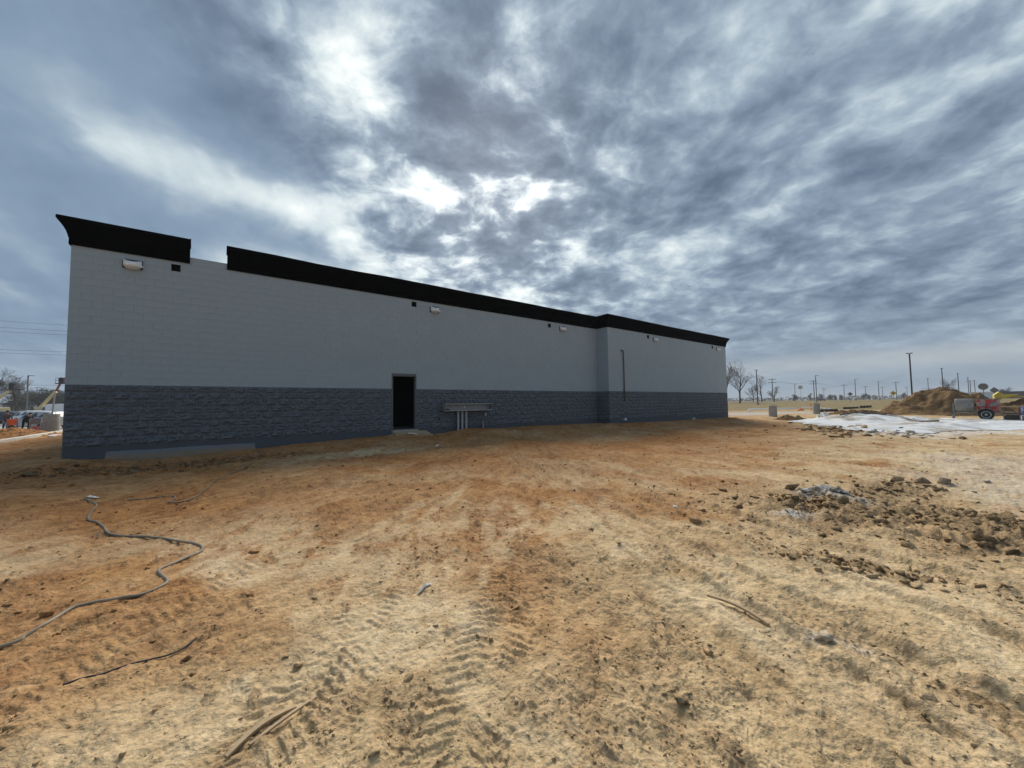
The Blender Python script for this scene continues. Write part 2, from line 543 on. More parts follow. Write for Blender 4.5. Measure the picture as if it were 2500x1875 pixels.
def mat_ground():
    m = bpy.data.materials.new('site_soil')
    m.use_nodes = True
    nt = m.node_tree
    b = nt.nodes['Principled BSDF']
    b.inputs['Roughness'].default_value = 0.95
    b.inputs['Specular IOR Level'].default_value = 0.15
    geo = nt.nodes.new('ShaderNodeNewGeometry')
    P = V(nt, geo.outputs['Position'])
    sp = nt.nodes.new('ShaderNodeSeparateXYZ')
    nt.links.new(P.s, sp.inputs[0])
    X, Y = V(nt, sp.outputs[0]), V(nt, sp.outputs[1])
    def attr(n):
        a = nt.nodes.new('ShaderNodeAttribute')
        a.attribute_name = n
        s = nt.nodes.new('ShaderNodeSeparateColor')
        nt.links.new(a.outputs['Color'], s.inputs[0])
        return [V(nt, s.outputs[i]) for i in range(3)]
    orange, dark, pale = attr('soil_a')
    lime, grass, gravel = attr('soil_b')
    n1 = noise(nt, P, 1.3, 6, 0.62)
    n2 = noise(nt, P, 7.0, 6, 0.65)
    n3 = noise(nt, P, 38.0, 4, 0.65)
    qx_, qy_ = X - 0.6, (Y * -1.0) + 15.0
    th_ = qx_._m('ARCTAN2', qy_)
    rho_ = (qx_ * qx_ + qy_ * qy_).pow(0.5)
    st = noise(nt, xyz(nt, th_ * 60.0 + n1 * 1.5, rho_ * 1.3, 0.0), 1.0, 6, 0.65)
    tan = ramp(nt, n1 * 0.28 + n2 * 0.32 + st * 0.40, [(0.34, (0.20, 0.136, 0.070)), (0.44, (0.385, 0.280, 0.158)),
                                                       (0.56, (0.53, 0.405, 0.240)), (0.70, (0.61, 0.49, 0.315))])
    org = ramp(nt, n1 * 0.3 + n2 * 0.4 + st * 0.3, [(0.37, (0.120, 0.054, 0.020)), (0.46, (0.285, 0.132, 0.045)),
                                         (0.56, (0.415, 0.220, 0.084)), (0.70, (0.54, 0.355, 0.18))])
    c = mixc(nt, orange, tan, org)
    c = mixc(nt, pale, c, mixc(nt, n2.smooth(0.3, 0.7), (0.53, 0.415, 0.255), (0.62, 0.505, 0.335)))
    clod = ramp(nt, n2 * 0.5 + n3 * 0.5, [(0.35, (0.235, 0.165, 0.092)), (0.62, (0.44, 0.32, 0.19))])
    oclod = ramp(nt, n2 * 0.5 + n3 * 0.5, [(0.35, (0.185, 0.085, 0.034)), (0.62, (0.36, 0.175, 0.072))])
    c = mixc(nt, dark, c, mixc(nt, orange, clod, oclod))
    c = mixc(nt, dark.smooth(0.80, 1.0), c, ramp(nt, n2 * 0.5 + n3 * 0.5, [(0.35, (0.14, 0.096, 0.052)), (0.62, (0.31, 0.22, 0.125))]))   # damp spoil
    c = mixc(nt, lime * (n2.smooth(0.30, 0.55)), c, (0.60, 0.59, 0.56))
    grs = ramp(nt, noise(nt, P, 0.35, 5, 0.6) * 0.5 + n2 * 0.5, [(0.35, (0.115, 0.105, 0.045)), (0.5, (0.21, 0.17, 0.085)),
                                                               (0.65, (0.30, 0.235, 0.125))])
    c = mixc(nt, grass, c, grs)
    c = mixc(nt, gravel, c, mixc(nt, n3, (0.34, 0.33, 0.31), (0.50, 0.49, 0.47)))
    # grit and pebbles
    sp1 = n3.smooth(0.36, 0.62)
    c = mixc(nt, 1.0, c, mixc(nt, sp1, (0.86, 0.85, 0.83), (1.12, 1.12, 1.12)), 'MULTIPLY')
    peb = voronoi(nt, P, 26.0)
    pebm = (1.0 - peb.smooth(0.10, 0.16)) * noise(nt, P, 2.6, 2).smooth(0.52, 0.62)
    c = mixc(nt, pebm * 0.6 * (1.0 - grass), c, (0.60, 0.52, 0.40))
    nt.links.new(c.s, b.inputs['Base Color'])
    # fine relief: crumbs, flakes, cracks
    fl = voronoi(nt, xyz(nt, X * 1.0 + n2 * 0.25, Y * 0.7 + n1 * 0.2, 0.0), 15.0)
    flk = noise(nt, xyz(nt, th_ * 80.0 + n1 * 2.0, rho_ * 4.0, 0.0), 1.0, 4, 0.55)
    hgt = noise(nt, P, 16.0, 4, 0.55) * 0.9 + noise(nt, P, 60.0, 2, 0.5) * 0.12 + fl * -0.30 + flk * 0.45
    hgt = hgt + (1.0 - peb.smooth(0.0, 0.2)) * pebm * 0.4
    bn = nt.nodes.new('ShaderNodeBump')
    bn.inputs['Distance'].default_value = 0.04
    bn.inputs['Strength'].default_value = 0.80
    nt.links.new(hgt.s, bn.inputs['Height'])
    nt.links.new(bn.outputs[0], b.inputs['Normal'])
    return m


M_GROUND = mat_ground()

# ------------------------------------------------------------------ numpy noise
def _hash(ix, iy, seed):
    h = (ix.astype(np.int64) * 374761393 + iy.astype(np.int64) * 668265263 + seed * 1442695041) & 0xffffffff
    h = ((h ^ (h >> 13)) * 1274126177) & 0xffffffff
    h = h ^ (h >> 16)
    return h


def perlin(x, y, seed=0):
    ix, iy = np.floor(x), np.floor(y)
    fx, fy = x - ix, y - iy
    ux, uy = fx * fx * fx * (fx * (fx * 6 - 15) + 10), fy * fy * fy * (fy * (fy * 6 - 15) + 10)
    def g(ox, oy):
        a = _hash(ix + ox, iy + oy, seed).astype(np.float64) * (2 * math.pi / 4294967296.0)
        return np.cos(a) * (fx - ox) + np.sin(a) * (fy - oy)
    return ((g(0, 0) * (1 - ux) + g(1, 0) * ux) * (1 - uy) + (g(0, 1) * (1 - ux) + g(1, 1) * ux) * uy) * 1.5


def fbm(x, y, oct=4, seed=0, gain=0.5):
    s, a = 0.0, 1.0
    for i in range(oct):
        s = s + a * perlin(x * 2 ** i + i * 17.3, y * 2 ** i + i * 9.1, seed + i)
        a *= gain
    return s


def sstep(a, b, x):
    t = np.clip((x - a) / (b - a), 0, 1)
    return t * t * (3 - 2 * t)


# ------------------------------------------------------------------ plan of the place
AZ = R_(52.729)                               # heading of the long wall
DX, DY = math.sin(AZ), math.cos(AZ)           # along the wall
NX, NY = math.cos(AZ), -math.sin(AZ)          # out of the wall, towards the camera
AX, AY = -11.497, 9.864                       # near corner of the building
BLOCK, COURSE = 0.4064, 0.2032
STEP_U, STEP_OFF, END_U = 51 * BLOCK, 2 * BLOCK, 87 * BLOCK
DEPTH = 24.0

GU = np.array([-30, -6, -3, 0, .66, 1.38, 1.8, 2.4, 4.0, 5.0, 7.7, 8.5, 9.1, 9.7, 10.6, 11.3, 11.8, 13.4, 15.6, 20.1, 26.3, 35.2, 40, 70])
GZ = np.array([-.65, -.5, -.38, -.27, -.33, -.43, -.45, -.41, -.36, -.28, -.19, -.15, -.11, -.21, -.22, -.12, -.05, -.15, -.12, -.19, -.28, -.31, -.5, -.65])


def bld_uv(x, y):
    u = (x - AX) * DX + (y - AY) * DY
    o = (x - AX) * NX + (y - AY) * NY
    return u, o


def bld_dist(x, y):
    u, o = bld_uv(x, y)
    front = np.where(u > STEP_U, STEP_OFF, 0.0)
    d_o = np.maximum(np.maximum(o - front, -DEPTH - o), 0)
    d_u = np.maximum(np.maximum(-u, u - END_U), 0)
    return np.hypot(d_o, d_u), u


TRACKS = [  # polyline, half width, depth, lug pitch, lug height, seed
    ([(-0.34, 1.0), (-0.28, 1.9), (-0.12, 2.7), (0.04, 3.6), (0.1, 5.0), (.3, 8.0)], 0.24, 0.012, 0.085, 0.014, 1),
    ([(0.10, 1.0), (0.02, 1.9), (-0.02, 2.7), (-0.2, 3.9), (-.5, 6.0), (-.6, 9.0)], 0.20, 0.010, 0.080, 0.011, 11),
    ([(-1.22, 1.0), (-1.19, 1.9), (-1.15, 2.7), (-1.12, 3.6), (-1.25, 5.4), (-1.2, 8.0)], 0.20, 0.013, 0.085, 0.014, 2),
    ([(-0.80, 1.0), (-0.95, 1.9), (-1.02, 2.9), (-.9, 4.2), (-.6, 7.0)], 0.19, 0.009, 0.080, 0.011, 12),
    ([(2.9, 1.0), (2.35, 2.4), (1.75, 4.2), (1.1, 7.5), (-0.2, 12.0)], 0.20, 0.034, 0.070, 0.008, 3),
    ([(1.75, 0.9), (1.42, 2.2), (1.0, 4.2), (0.45, 7.5), (-1.0, 12.0)], 0.18, 0.022, 0.075, 0.008, 4),
    ([(2.45, 0.9), (1.95, 2.2), (1.45, 4.2), (0.85, 7.5), (-.4, 12.0)], 0.10, 0.028, 0.075, 0.006, 14),
    ([(3.9, 1.0), (3.1, 2.9), (2.35, 5.0), (1.7, 8.0), (.7, 13.0)], 0.14, 0.032, 0.08, 0.007, 15),
    ([(5.2, 1.0), (4.2, 2.9), (3.0, 5.0), (2.3, 8.0), (1.2, 13.0)], 0.22, 0.034, 0.08, 0.008, 5),
    ([(9.5, 3.0), (8.0, 7.0), (7.5, 11.0), (9.0, 16.0)], 0.25, 0.03, 0.09, 0.010, 6),
    ([(12.5, 5.0), (9.5, 8.0), (6.5, 10.5), (3.0, 13.0)], 0.25, 0.03, 0.09, 0.010, 16),
    ([(-2.6, 0.8), (-2.75, 2.4), (-2.7, 4.4), (-2.2, 8.0)], 0.24, 0.016, 0.085, 0.010, 8),
]


def track_relief(x, y, amt):
    out = np.zeros_like(x)
    near = (np.abs(x) < 12) & (y > 0.3) & (y < 18)
    idx = np.nonzero(near)[0]
    xs, ys = x[idx], y[idx]
    for pts, hw, dep, pitch, lug, seed in TRACKS:
        # smooth the polyline
        p = np.array(pts, float)
        t = np.linspace(0, len(p) - 1, 60)
        cx = np.interp(t, range(len(p)), p[:, 0]); cy = np.interp(t, range(len(p)), p[:, 1])
        k = np.ones(9) / 9
        cx[4:-4] = np.convolve(cx, k, 'valid'); cy[4:-4] = np.convolve(cy, k, 'valid')
        s0 = np.concatenate([[0], np.cumsum(np.hypot(np.diff(cx), np.diff(cy)))])
        box = np.nonzero((xs > cx.min() - .7) & (xs < cx.max() + .7) & (ys > cy.min() - .7) & (ys < cy.max() + .7))[0]
        xc = np.interp(ys[box], cy, cx) if np.all(np.diff(cy) > 0) else None
        if xc is not None:
            box = box[np.abs(xs[box] - xc) < 1.6]
        gi = idx[box]
        xs_, ys_ = xs, ys
        xs, ys = xs[box], ys[box]
        best = np.full(xs.shape, 9.0); S = np.zeros_like(xs); T = np.zeros_like(xs)
        for i in range(len(cx) - 1):
            ux, uy = cx[i + 1] - cx[i], cy[i + 1] - cy[i]
            L = math.hypot(ux, uy); ux /= L; uy /= L
            rx, ry = xs - cx[i], ys - cy[i]
            s = np.clip(rx * ux + ry * uy, 0, L)
            tt = rx * -uy + ry * ux
            d = np.hypot(rx - s * ux, ry - s * uy)
            m = d < best
            best[m] = d[m]; S[m] = s0[i] + s[m]; T[m] = tt[m]
        wob = perlin(xs * 2.1, ys * 2.1, 40 + seed) * 0.07 + perlin(xs * 9, ys * 9, 45 + seed) * 0.022
        a = np.abs(T) + wob * 0.5
        inside = (1 - sstep(hw * 0.82, hw * 1.08, a)) * (best < hw * 1.6)
        rim = np.exp(-((a - hw * 1.18) / 0.05) ** 2) * (best < hw * 1.9)
        keep = sstep(-0.12, 0.40, perlin(xs * 0.9 + 3, ys * 0.75, 60 + seed) + perlin(xs * 3.3, ys * 3.3, 70 + seed) * 0.7 + .12)
        ph = (S + a * 0.55 + np.where(T > 0, pitch * 0.5, 0) + wob * 0.4) / pitch
        w = np.abs(ph - np.floor(ph) - 0.5) * 2
        lugs = sstep(0.38, 0.62, w) * sstep(0.015, 0.05, a)
        fade = 1 - sstep(9, 16, ys)
        out[gi] += (-dep * inside + rim * dep * 0.8 * (0.6 + perlin(xs * 6, ys * 6, 80 + seed)) + lugs * inside * lug * keep) * fade
        xs, ys = xs_, ys_
    return out * amt


def blob(x, y, cx, cy, rx, ry, rot=0.0):
    c, s = math.cos(rot), math.sin(rot)
    a = ((x - cx) * c + (y - cy) * s) / rx
    b = (-(x - cx) * s + (y - cy) * c) / ry
    return np.exp(-(a * a + b * b))


def soil_masks(x, y):
    r = np.hypot(x, y)
    wx = x + fbm(x * 0.5, y * 0.5, 3, 11) * 1.4
    wy = y + fbm(x * 0.5, y * 0.5, 3, 12) * 1.4
    d, u = bld_dist(x, y)
    # redder clay near the wall and on the -x side
    t = wy - (3.6 + 0.66 * np.maximum(wx, -3.5) + np.maximum(wx - 5.0, 0) * 0.7)
    orange = sstep(-2.2, 2.4, t) * (0.78 + 0.22 * sstep(-0.4, 0.45, fbm(x * 0.35, y * 0.35, 3, 21)))
    orange = np.maximum(orange, 0.75 * sstep(0.05, 0.55, fbm(x * 0.8, y * 0.8, 3, 22)) * sstep(2.5, 5, y))
    orange *= 1 - 0.35 * sstep(0.10, 0.6, fbm(wx * 0.28 + 5, wy * 0.28, 3, 23))
    orange *= 1 - 0.6 * sstep(14, 24, x)
    th = np.arctan2(x - 0.6, 15.0 - y); rho = np.hypot(x - 0.6, 15.0 - y)
    st = fbm(th * 9 + fbm(x * .5, y * .5, 2, 37) * .5, rho * .28, 4, 36, .6)
    st2 = fbm(th * 34 + fbm(x * .9, y * .9, 2, 38) * .6, rho * .9, 3, 39, .6)
    # crumbly dark clods
    ch = fbm(x * 0.85, y * 0.6, 4, 31, 0.6)
    dark = sstep(0.20, 0.70, ch) * 0.22 + sstep(.15, .60, st) * .24 + sstep(.15, .60, st2) * .22 + sstep(0.22, 0.66, fbm(x * 3.6 + y * .8, y * 1.3, 4, 33, .6)) * 0.42 + sstep(.30, .65, fbm(x * 9, y * 5, 3, 35)) * .25
    dig = blob(x, y, 5.7, 4.9, 3.2, 1.5, -0.55) + blob(x, y, 6.9, 6.9, 1.4, .5, 0.3) * .8 + blob(x, y, 3.4, 3.7, .9, .28, -0.6) * .6
    loose = blob(x, y, -8.6, 9.6, 3.4, .8, .62) + .6 * blob(x, y, -12.5, 7.2, 2.5, .8, .3)
    orange = np.maximum(orange, sstep(.2, .7, loose))
    orange *= 1 - .8 * sstep(.15, .6, dig)
    dark = np.maximum(dark, .8 * sstep(.2, .8, loose + .35 * fbm(x * 1.5, y * 1.5, 3, 45)))
    dark = np.clip(np.maximum(dark * (1 - 0.25 * sstep(18, 40, r)), .92 * sstep(.15, .75, dig + .34 * fbm(x * 1.4, y * 1.4, 3, 47))), 0, 1)
    pale = sstep(0.0, 0.45, fbm(x * 0.45 + 9, y * 0.30, 3, 41)) * (1 - sstep(4.5, 9, y - 0.4 * x)) * 0.85
    pale = np.maximum(pale, sstep(.3, .8, blob(wx, wy, 2.2, 2.5, 1.2, 1.9, .35)) * .85)
    pale = np.maximum(pale, sstep(.35, .9, blob(x, y, -4.4, 11.6, 2.6, .9, .66)) * .7)
    pale = np.maximum(pale, .60 * sstep(.02, .42, -st) * (1 - sstep(5.5, 11, y - .35 * x)) * sstep(-4.5, -1.0, x))
    pale *= 1 - dark
    lime = blob(x, y, 5.15, 6.35, .42, .20, -.9) + .8 * blob(x, y, 3.8, 5.32, .25, .12) + .7 * blob(x, y, 2.1, 2.62, .16, .05, -.4)
    lime = np.clip(lime * .9, 0, 1)
    lime = np.maximum(lime, .75 * sstep(.30, .85, blob(wx, wy, 21, 18.2, 7, 2.2, .25)))
    lime = np.maximum(lime, .35 * sstep(.2, .8, blob(wx, wy, 11.0, 8.0, 5, 2.2, .6)))
    # grassed verge beyond the site
    g1 = np.maximum(sstep(54, 64, y - 0.18 * (x - 30) + fbm(x * .1, y * .1, 3, 51) * 4), sstep(70, 80, r))
    grass = g1
    gravel = sstep(42, 45, y) * (1 - sstep(50, 55, y)) * sstep(20, 24, x) * (1 - sstep(36, 42, x)) * .85
    gravel = np.maximum(gravel, sstep(30, 31.5, y) * (x < -18) * (1 - sstep(60, 75, y)))
    return orange, dark, pale, lime, grass, gravel


def base_height(x, y):
    d, u = bld_dist(x, y)
    gz = np.interp(u, GU, GZ)
    r = np.hypot(x, y)
    h = -0.65 + (gz + 0.65) * np.exp(-np.maximum(d - .15, 0) / 4.2)
    h = h + sstep(50, 190, r) * 1.0 * (y > -50)
    h = h + 0.10 * fbm(x / 7.0, y / 7.0, 2, 101) * sstep(0.8, 4.0, d) * (1 - sstep(80, 160, r))
    return h


def detail_height(x, y, m):
    orange, dark, pale, lime, grass, gravel = m
    r = np.hypot(x, y)
    d, u = bld_dist(x, y)
    soil = (1 - grass) * (1 - gravel)
    edge = 0.25 + 0.75 * sstep(0.1, 1.2, d)
    h = 0.045 * fbm(x / 1.9, y / 2.6, 3, 111)
    h = h + 0.020 * fbm(x / .55, y / .9, 3, 121)
    th = np.arctan2(x - 0.6, 15.0 - y); rho = np.hypot(x - 0.6, 15.0 - y)
    h = h + (.016 * fbm(th * 20 + fbm(x * .7, y * .7, 2, 127) * .5, rho * .45, 4, 125, .6) + .007 * fbm(th * 60, rho * 1.8, 3, 126, .6)) * (1 - .4 * pale)
    fl = fbm(x / .23, y / .34, 4, 131, .6)
    h = h + (0.009 + 0.018 * dark) * fl * 1.3 + 0.020 * (0.45 - np.abs(fbm(x / .30, y / .45, 3, 141))) * (1 - .6 * pale)
    # dried flakes: small ledges that lift off the surface
    for sc, am, sd in ((.55, .0085, 181), (.20, .0055, 185)):
        q = fbm(x / sc + perlin(x / .09, y / .09, sd + 7) * .12, y / (sc * 1.5), 3, sd) * 4.5 + 20
        fq = q - np.floor(q)
        h = h + am * (sstep(.40, .60, fq) - fq) * (1 - .55 * pale) * (1 - sstep(9, 20, r) * .5)
    # crumbled clods
    c = np.abs(perlin(x / .11 + 3, y / .14, 151)) + .5 * np.abs(perlin(x / .05, y / .06, 152))
    h = h + dark * 0.030 * (c - .25)
    # churned heap of spoil beside the ruts
    dig = blob(x, y, 5.6, 4.9, 2.4, 1.1, -0.55)
    lump = 1 - np.abs(fbm(x / .42, y / .42, 3, 161, .6))
    rag = np.abs(fbm(x / .30 + fbm(x / .2, y / .2, 2, 164) * .4, y / .20, 4, 163, .65))
    h = h + sstep(.15, .7, dig) * (0.12 * (lump - .55) + .04 + .035 * (rag - .3))
    h = h + sstep(.2, .8, blob(x, y, -8.6, 9.6, 3.4, .8, .62)) * (.09 * (lump - .5) + .04 * (rag - .3))
    h = h - 0.12 * blob(x, y, 4.35, 5.75, .75, .10, .95)          # narrow dug slot
    h = h + 0.10 * blob(x, y, 5.15, 6.35, .45, .18, -.9) * (.5 + lump * .5)
    # ridge of soil pushed against the wall
    h = h + 0.10 * np.exp(-((d - 1.25) / .5) ** 2) * sstep(.0, .5, fbm(u * .9, d * .3, 2, 171)) * sstep(4.5, 6.5, u)
    h = h * (1 - sstep(40, 90, r) * .6)
    return h * soil * edge + track_relief(x, y, 1.0) * soil


def ground_z(x, y):
    xa, ya = np.atleast_1d(np.asarray(x, float)), np.atleast_1d(np.asarray(y, float))
    z = base_height(xa, ya) + detail_height(xa, ya, soil_masks(xa, ya))
    return float(z[0]) if np.ndim(x) == 0 else z


def set_soil_attrs(me, x, y, m, dark_add=0.0):
    n = len(x)
    for nm, tr in (('soil_a', m[0:3]), ('soil_b', m[3:6])):
        a = me.color_attributes.new(nm, 'FLOAT_COLOR', 'POINT')
        buf = np.ones((n, 4), np.float32)
        for i in range(3):
            buf[:, i] = np.clip(tr[i], 0, 1)
        if nm == 'soil_a' and np.any(dark_add):
            buf[:, 1] = np.clip(buf[:, 1] + dark_add, 0, 1)
        a.data.foreach_set('color', buf.ravel())


def mesh_np(name, verts, quads):
    me = bpy.data.meshes.new(name)
    me.vertices.add(len(verts))
    me.vertices.foreach_set('co', np.asarray(verts, np.float32).ravel())
    k = quads.shape[1]
    me.loops.add(quads.size)
    me.loops.foreach_set('vertex_index', quads.astype(np.int32).ravel())
    me.polygons.add(len(quads))
    me.polygons.foreach_set('loop_start', np.arange(0, quads.size, k, dtype=np.int32))
    me.polygons.foreach_set('loop_total', np.full(len(quads), k, np.int32))
    me.update(calc_edges=True)
    me.validate()
    return me


def build_ground():
    rings = [0.02, .35, .7, 1.0]
    r = 1.2
    while r < 4200:
        rings.append(r)
        r += min(0.00135 * r * r + .0004, 0.0125 * r if r < 62 else 0.06 * r)
    rings = np.array(rings)
    fine = np.linspace(R_(-61), R_(61), 1080)
    coarse = np.linspace(R_(61), R_(299), 90)[1:-1]
    ang = np.concatenate([fine, coarse])
    nr, na = len(rings), len(ang)
    A, RR = np.meshgrid(ang, rings)
    x = (np.sin(A) * RR).ravel()
    y = (np.cos(A) * RR).ravel()
    m = soil_masks(x, y)
    z = base_height(x, y) + detail_height(x, y, m)
    _, u = bld_dist(x, y)
    d, _ = bld_dist(x, y)
    z = np.where(d < 1e-6, np.minimum(z, -0.35), z)
    i = np.arange(nr - 1)[:, None] * na
    k = np.arange(na)[None, :]
    k2 = (k + 1) % na
    quads = np.stack([i + k, i + na + k, i + na + k2, i + k2], -1).reshape(-1, 4)[:, ::-1]
    me = mesh_np('ground', np.stack([x, y, z], 1), quads)
    set_soil_attrs(me, x, y, m)
    me.materials.append(M_GROUND)
    me.polygons.foreach_set('use_smooth', np.ones(len(me.polygons), bool))
    o = bpy.data.objects.new('ground', me)
    COL.objects.link(o)
    tag(o, kind='structure')


build_ground()

# ------------------------------------------------------------------ building
BLD = thing('commercial_building', 'long single-storey grey block building with dark split-face base and black cornice',
            'building', (AX, AY, 0), math.pi / 2 - AZ)
OPEN = [  # u0,u1,z0,z1 openings in the long wall (not the step)
    (21 * BLOCK, 23.5 * BLOCK, -0.02, 11 * COURSE),
]
VENTS = [(1.975, 5.00), (9.35, 5.005), (16.88, 4.98), (24.60, 5.00), (33.06, 5.00)]
for vu, vz in VENTS:
    OPEN.append((vu, vu + .205, vz, vz + .2))


def cut_rects(rect, holes):
    out = [rect]
    for h in holes:
        nxt = []
        for (a, b, c, d) in out:
            if h[0] >= b or h[1] <= a or h[2] >= d or h[3] <= c:
                nxt.append((a, b, c, d)); continue
            if h[0] > a: nxt.append((a, h[0], c, d))
            if h[1] < b: nxt.append((h[1], b, c, d))
            a2, b2 = max(a, h[0]), min(b, h[1])
            if h[2] > c: nxt.append((a2, b2, c, h[2]))
            if h[3] < d: nxt.append((a2, b2, h[3], d))
        out = [q for q in nxt if q[1] - q[0] > .012 and q[3] - q[2] > .012]
    return out


def build_walls():
    # core of the long wall (mortar plane) with real openings
    c = MB()
    for (a, b, z0, z1) in cut_rects((0.006, STEP_U, 0.0, 27 * COURSE), OPEN):
        c.box(a, b, 0.0046, .2, z0, z1)
    for (a, b, z0, z1) in cut_rects((STEP_U + .006, END_U - .006, 0.0, 27 * COURSE), OPEN):
        c.box(a, b, -STEP_OFF + .0046, -STEP_OFF + .2, z0, z1)
    c.box(STEP_U + .006, STEP_U + .2, -STEP_OFF + .2, .006, 0, 27 * COURSE)
    c.build('wall', M_MORTAR, BLD)
    p = MB()                                   # taller parapet behind the cornice
    p.box(0.02, 2.36, .02, .18, 27 * COURSE + .001, 5.93)
    p.box(3.31, STEP_U, .02, .18, 27 * COURSE + .001, 5.93)
    p.box(STEP_U + .02, END_U - .02, -STEP_OFF + .02, -STEP_OFF + .18, 27 * COURSE + .001, 5.93)
    p.build('parapet', M_MORTAR, BLD)
    e = MB()
    e.box(0.006, .2, .2, DEPTH, 0, 5.9)
    e.build('end_wall', M_SMOOTH, BLD)
    e = MB(); e.box(END_U - .2, END_U - .006, -STEP_OFF + .2, DEPTH, 0, 5.9); e.build('end_wall', M_SMOOTH, BLD)
    e = MB(); e.box(.2, END_U - .2, DEPTH - .2, DEPTH, 0, 5.9); e.build('back_wall', M_SMOOTH, BLD)
    e = MB(); e.box(.2, END_U - .2, .2, DEPTH - .2, 4.6, 4.9); e.build('roof', M_ROOF, BLD)
    e = MB(); e.box(STEP_U + .2, END_U - .2, -STEP_OFF + .2, .2, 4.6, 4.9); e.build('roof', M_ROOF, BLD)
    e = MB(); e.box(.2, END_U - .2, .2, DEPTH - .2, -.2, -.02); e.build('floor_slab', M_CONC, BLD)
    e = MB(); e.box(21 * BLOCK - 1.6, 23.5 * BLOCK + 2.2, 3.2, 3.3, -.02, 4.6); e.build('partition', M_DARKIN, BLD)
    f = MB()
    f.box(0.002, STEP_U, 0.002, .2, -1.2, -.001)
    f.build('foundation', M_FOUND, BLD)
    f = MB()
    f.box(STEP_U + .002, END_U - .002, -STEP_OFF + .002, -STEP_OFF + .2, -1.2, -.001)
    f.box(STEP_U + .002, STEP_U + .2, -STEP_OFF + .2, .0, -1.2, -.001)
    f.build('foundation', M_FOUND, BLD)


def split_mesh(w, h, seed):
    rng = np.random.default_rng(seed)
    nx = 7 if w > .3 else 4
    nz = 5
    m = MB()
    g = .004
    ph = rng.uniform(0, 9, 2)
    tilt = rng.uniform(-.012, .012)
    grid = []
    for j in range(nz):
        for i in range(nx):
            s, t = i / (nx - 1), j / (nz - 1)
            x = (s - .5) * (w - 2 * g)
            z = (t - .5) * (h - 2 * g)
            edge = i in (0, nx - 1) or j in (0, nz - 1)
            if edge:
                y = -.002 - rng.uniform(0, .010)
                x += 0; z += 0
            else:
                x += rng.uniform(-.3, .3) * w / nx
                z += rng.uniform(-.3, .3) * h / nz
                y = -.024 - rng.uniform(-.022, .030) - .016 * math.sin(s * 7 + ph[0]) * math.cos(t * 5 + ph[1]) + tilt * (t - .5) * 2
            grid.append((x, y, z))
    fs = []
    for j in range(nz - 1):
        for i in range(nx - 1):
            a, b, c, d = j * nx + i, j * nx + i + 1, (j + 1) * nx + i + 1, (j + 1) * nx + i
            if rng.random() < .5: fs += [(a, b, c), (a, c, d)]
            else: fs += [(a, b, d), (b, c, d)]
    # sides back into the wall
    per = [i for i in range(nx)] + [(j + 1) * nx - 1 for j in range(1, nz)] + \
          [(nz - 1) * nx + i for i in range(nx - 2, -1, -1)] + [j * nx for j in range(nz - 2, 0, -1)]
    corners = [per.index(0), per.index(nx - 1), per.index(nz * nx - 1), per.index((nz - 1) * nx)]
    b0 = len(grid)
    grid += [(grid[per[k]][0], .030, grid[per[k]][2]) for k in corners]
    for q in range(4):
        k0, k1 = corners[q], corners[(q + 1) % 4]
        run = [per[(k0 + e) % len(per)] for e in range(((k1 - k0) % len(per)) + 1)]
        fs.append(tuple(run[::-1]) + (b0 + q, b0 + (q + 1) % 4))
    m.add(grid, fs)
    return m.mesh('split_face_block', M_SPLIT)


def place_joined(name, items, material, kind='stuff'):
    # items: (mesh, matrix)
    verts, faces, base = [], [], 0
    cache = {}
    for me, M in items:
        if me.name not in cache:
            cache[me.name] = ([v.co.copy() for v in me.vertices], [tuple(p.vertices) for p in me.polygons])
        vs, fs = cache[me.name]
        verts += [tuple(M @ v) for v in vs]
        faces += [tuple(i + base for i in f) for f in fs]
        base += len(vs)
    me = bpy.data.meshes.new(name)
    me.from_pydata(verts, [], faces)
    me.materials.append(material)
    o = obj_from(me, name, BLD)
    o['kind'] = kind
    return o


def build_split_blocks():
    full = [split_mesh(BLOCK, COURSE, 100 + i) for i in range(16)]
    half = [split_mesh(BLOCK / 2, COURSE, 200 + i) for i in range(6)]
    rng = random.Random(3)
    cells = []
    def course(u0, u1, row, y, holes, rz=0.0, fx=None):
        z = (row + .5) * COURSE
        off = 0 if row % 2 == 0 else BLOCK / 2
        edges = [u0]
        u = u0 + (BLOCK if off == 0 else BLOCK / 2)
        while u < u1 - .01:
            edges.append(u); u += BLOCK
        edges.append(u1)
        for a, b in zip(edges[:-1], edges[1:]):
            if holes and a < holes[1] - .01 and b > holes[0] + .01 and z < holes[3]:
                if a < holes[0] - .05: b = holes[0]
                elif b > holes[1] + .05: a = holes[1]
                else: continue
            if b - a < .1: continue
            me = rng.choice(full if b - a > .3 else half)
            flip = math.pi if rng.random() < .5 else 0.0
            c = (a + b) / 2
            if fx is None:
                M = Matrix.Translation((c, y, z)) @ Matrix.Rotation(flip, 4, 'Y')
            else:
                M = Matrix.Translation((fx, c, z)) @ Matrix.Rotation(rz, 4, 'Z') @ Matrix.Rotation(flip, 4, 'Y')
            cells.append((a if fx is None else 50 + a, me, M))
    for row in range(8):
        course(0.0, STEP_U, row, 0.0, OPEN[0])
        course(STEP_U, END_U, row, -STEP_OFF, None)
        course(-STEP_OFF, 0.0, row, 0, None, -math.pi / 2, STEP_U)
    cells.sort(key=lambda c: c[0])
    for _, me, M in cells[:300]:
        o = obj_from(me, 'split_face_block', BLD)
        o.matrix_local = M
    place_joined('split_face_masonry', [(me, M) for _, me, M in cells[300:]], M_SPLIT)


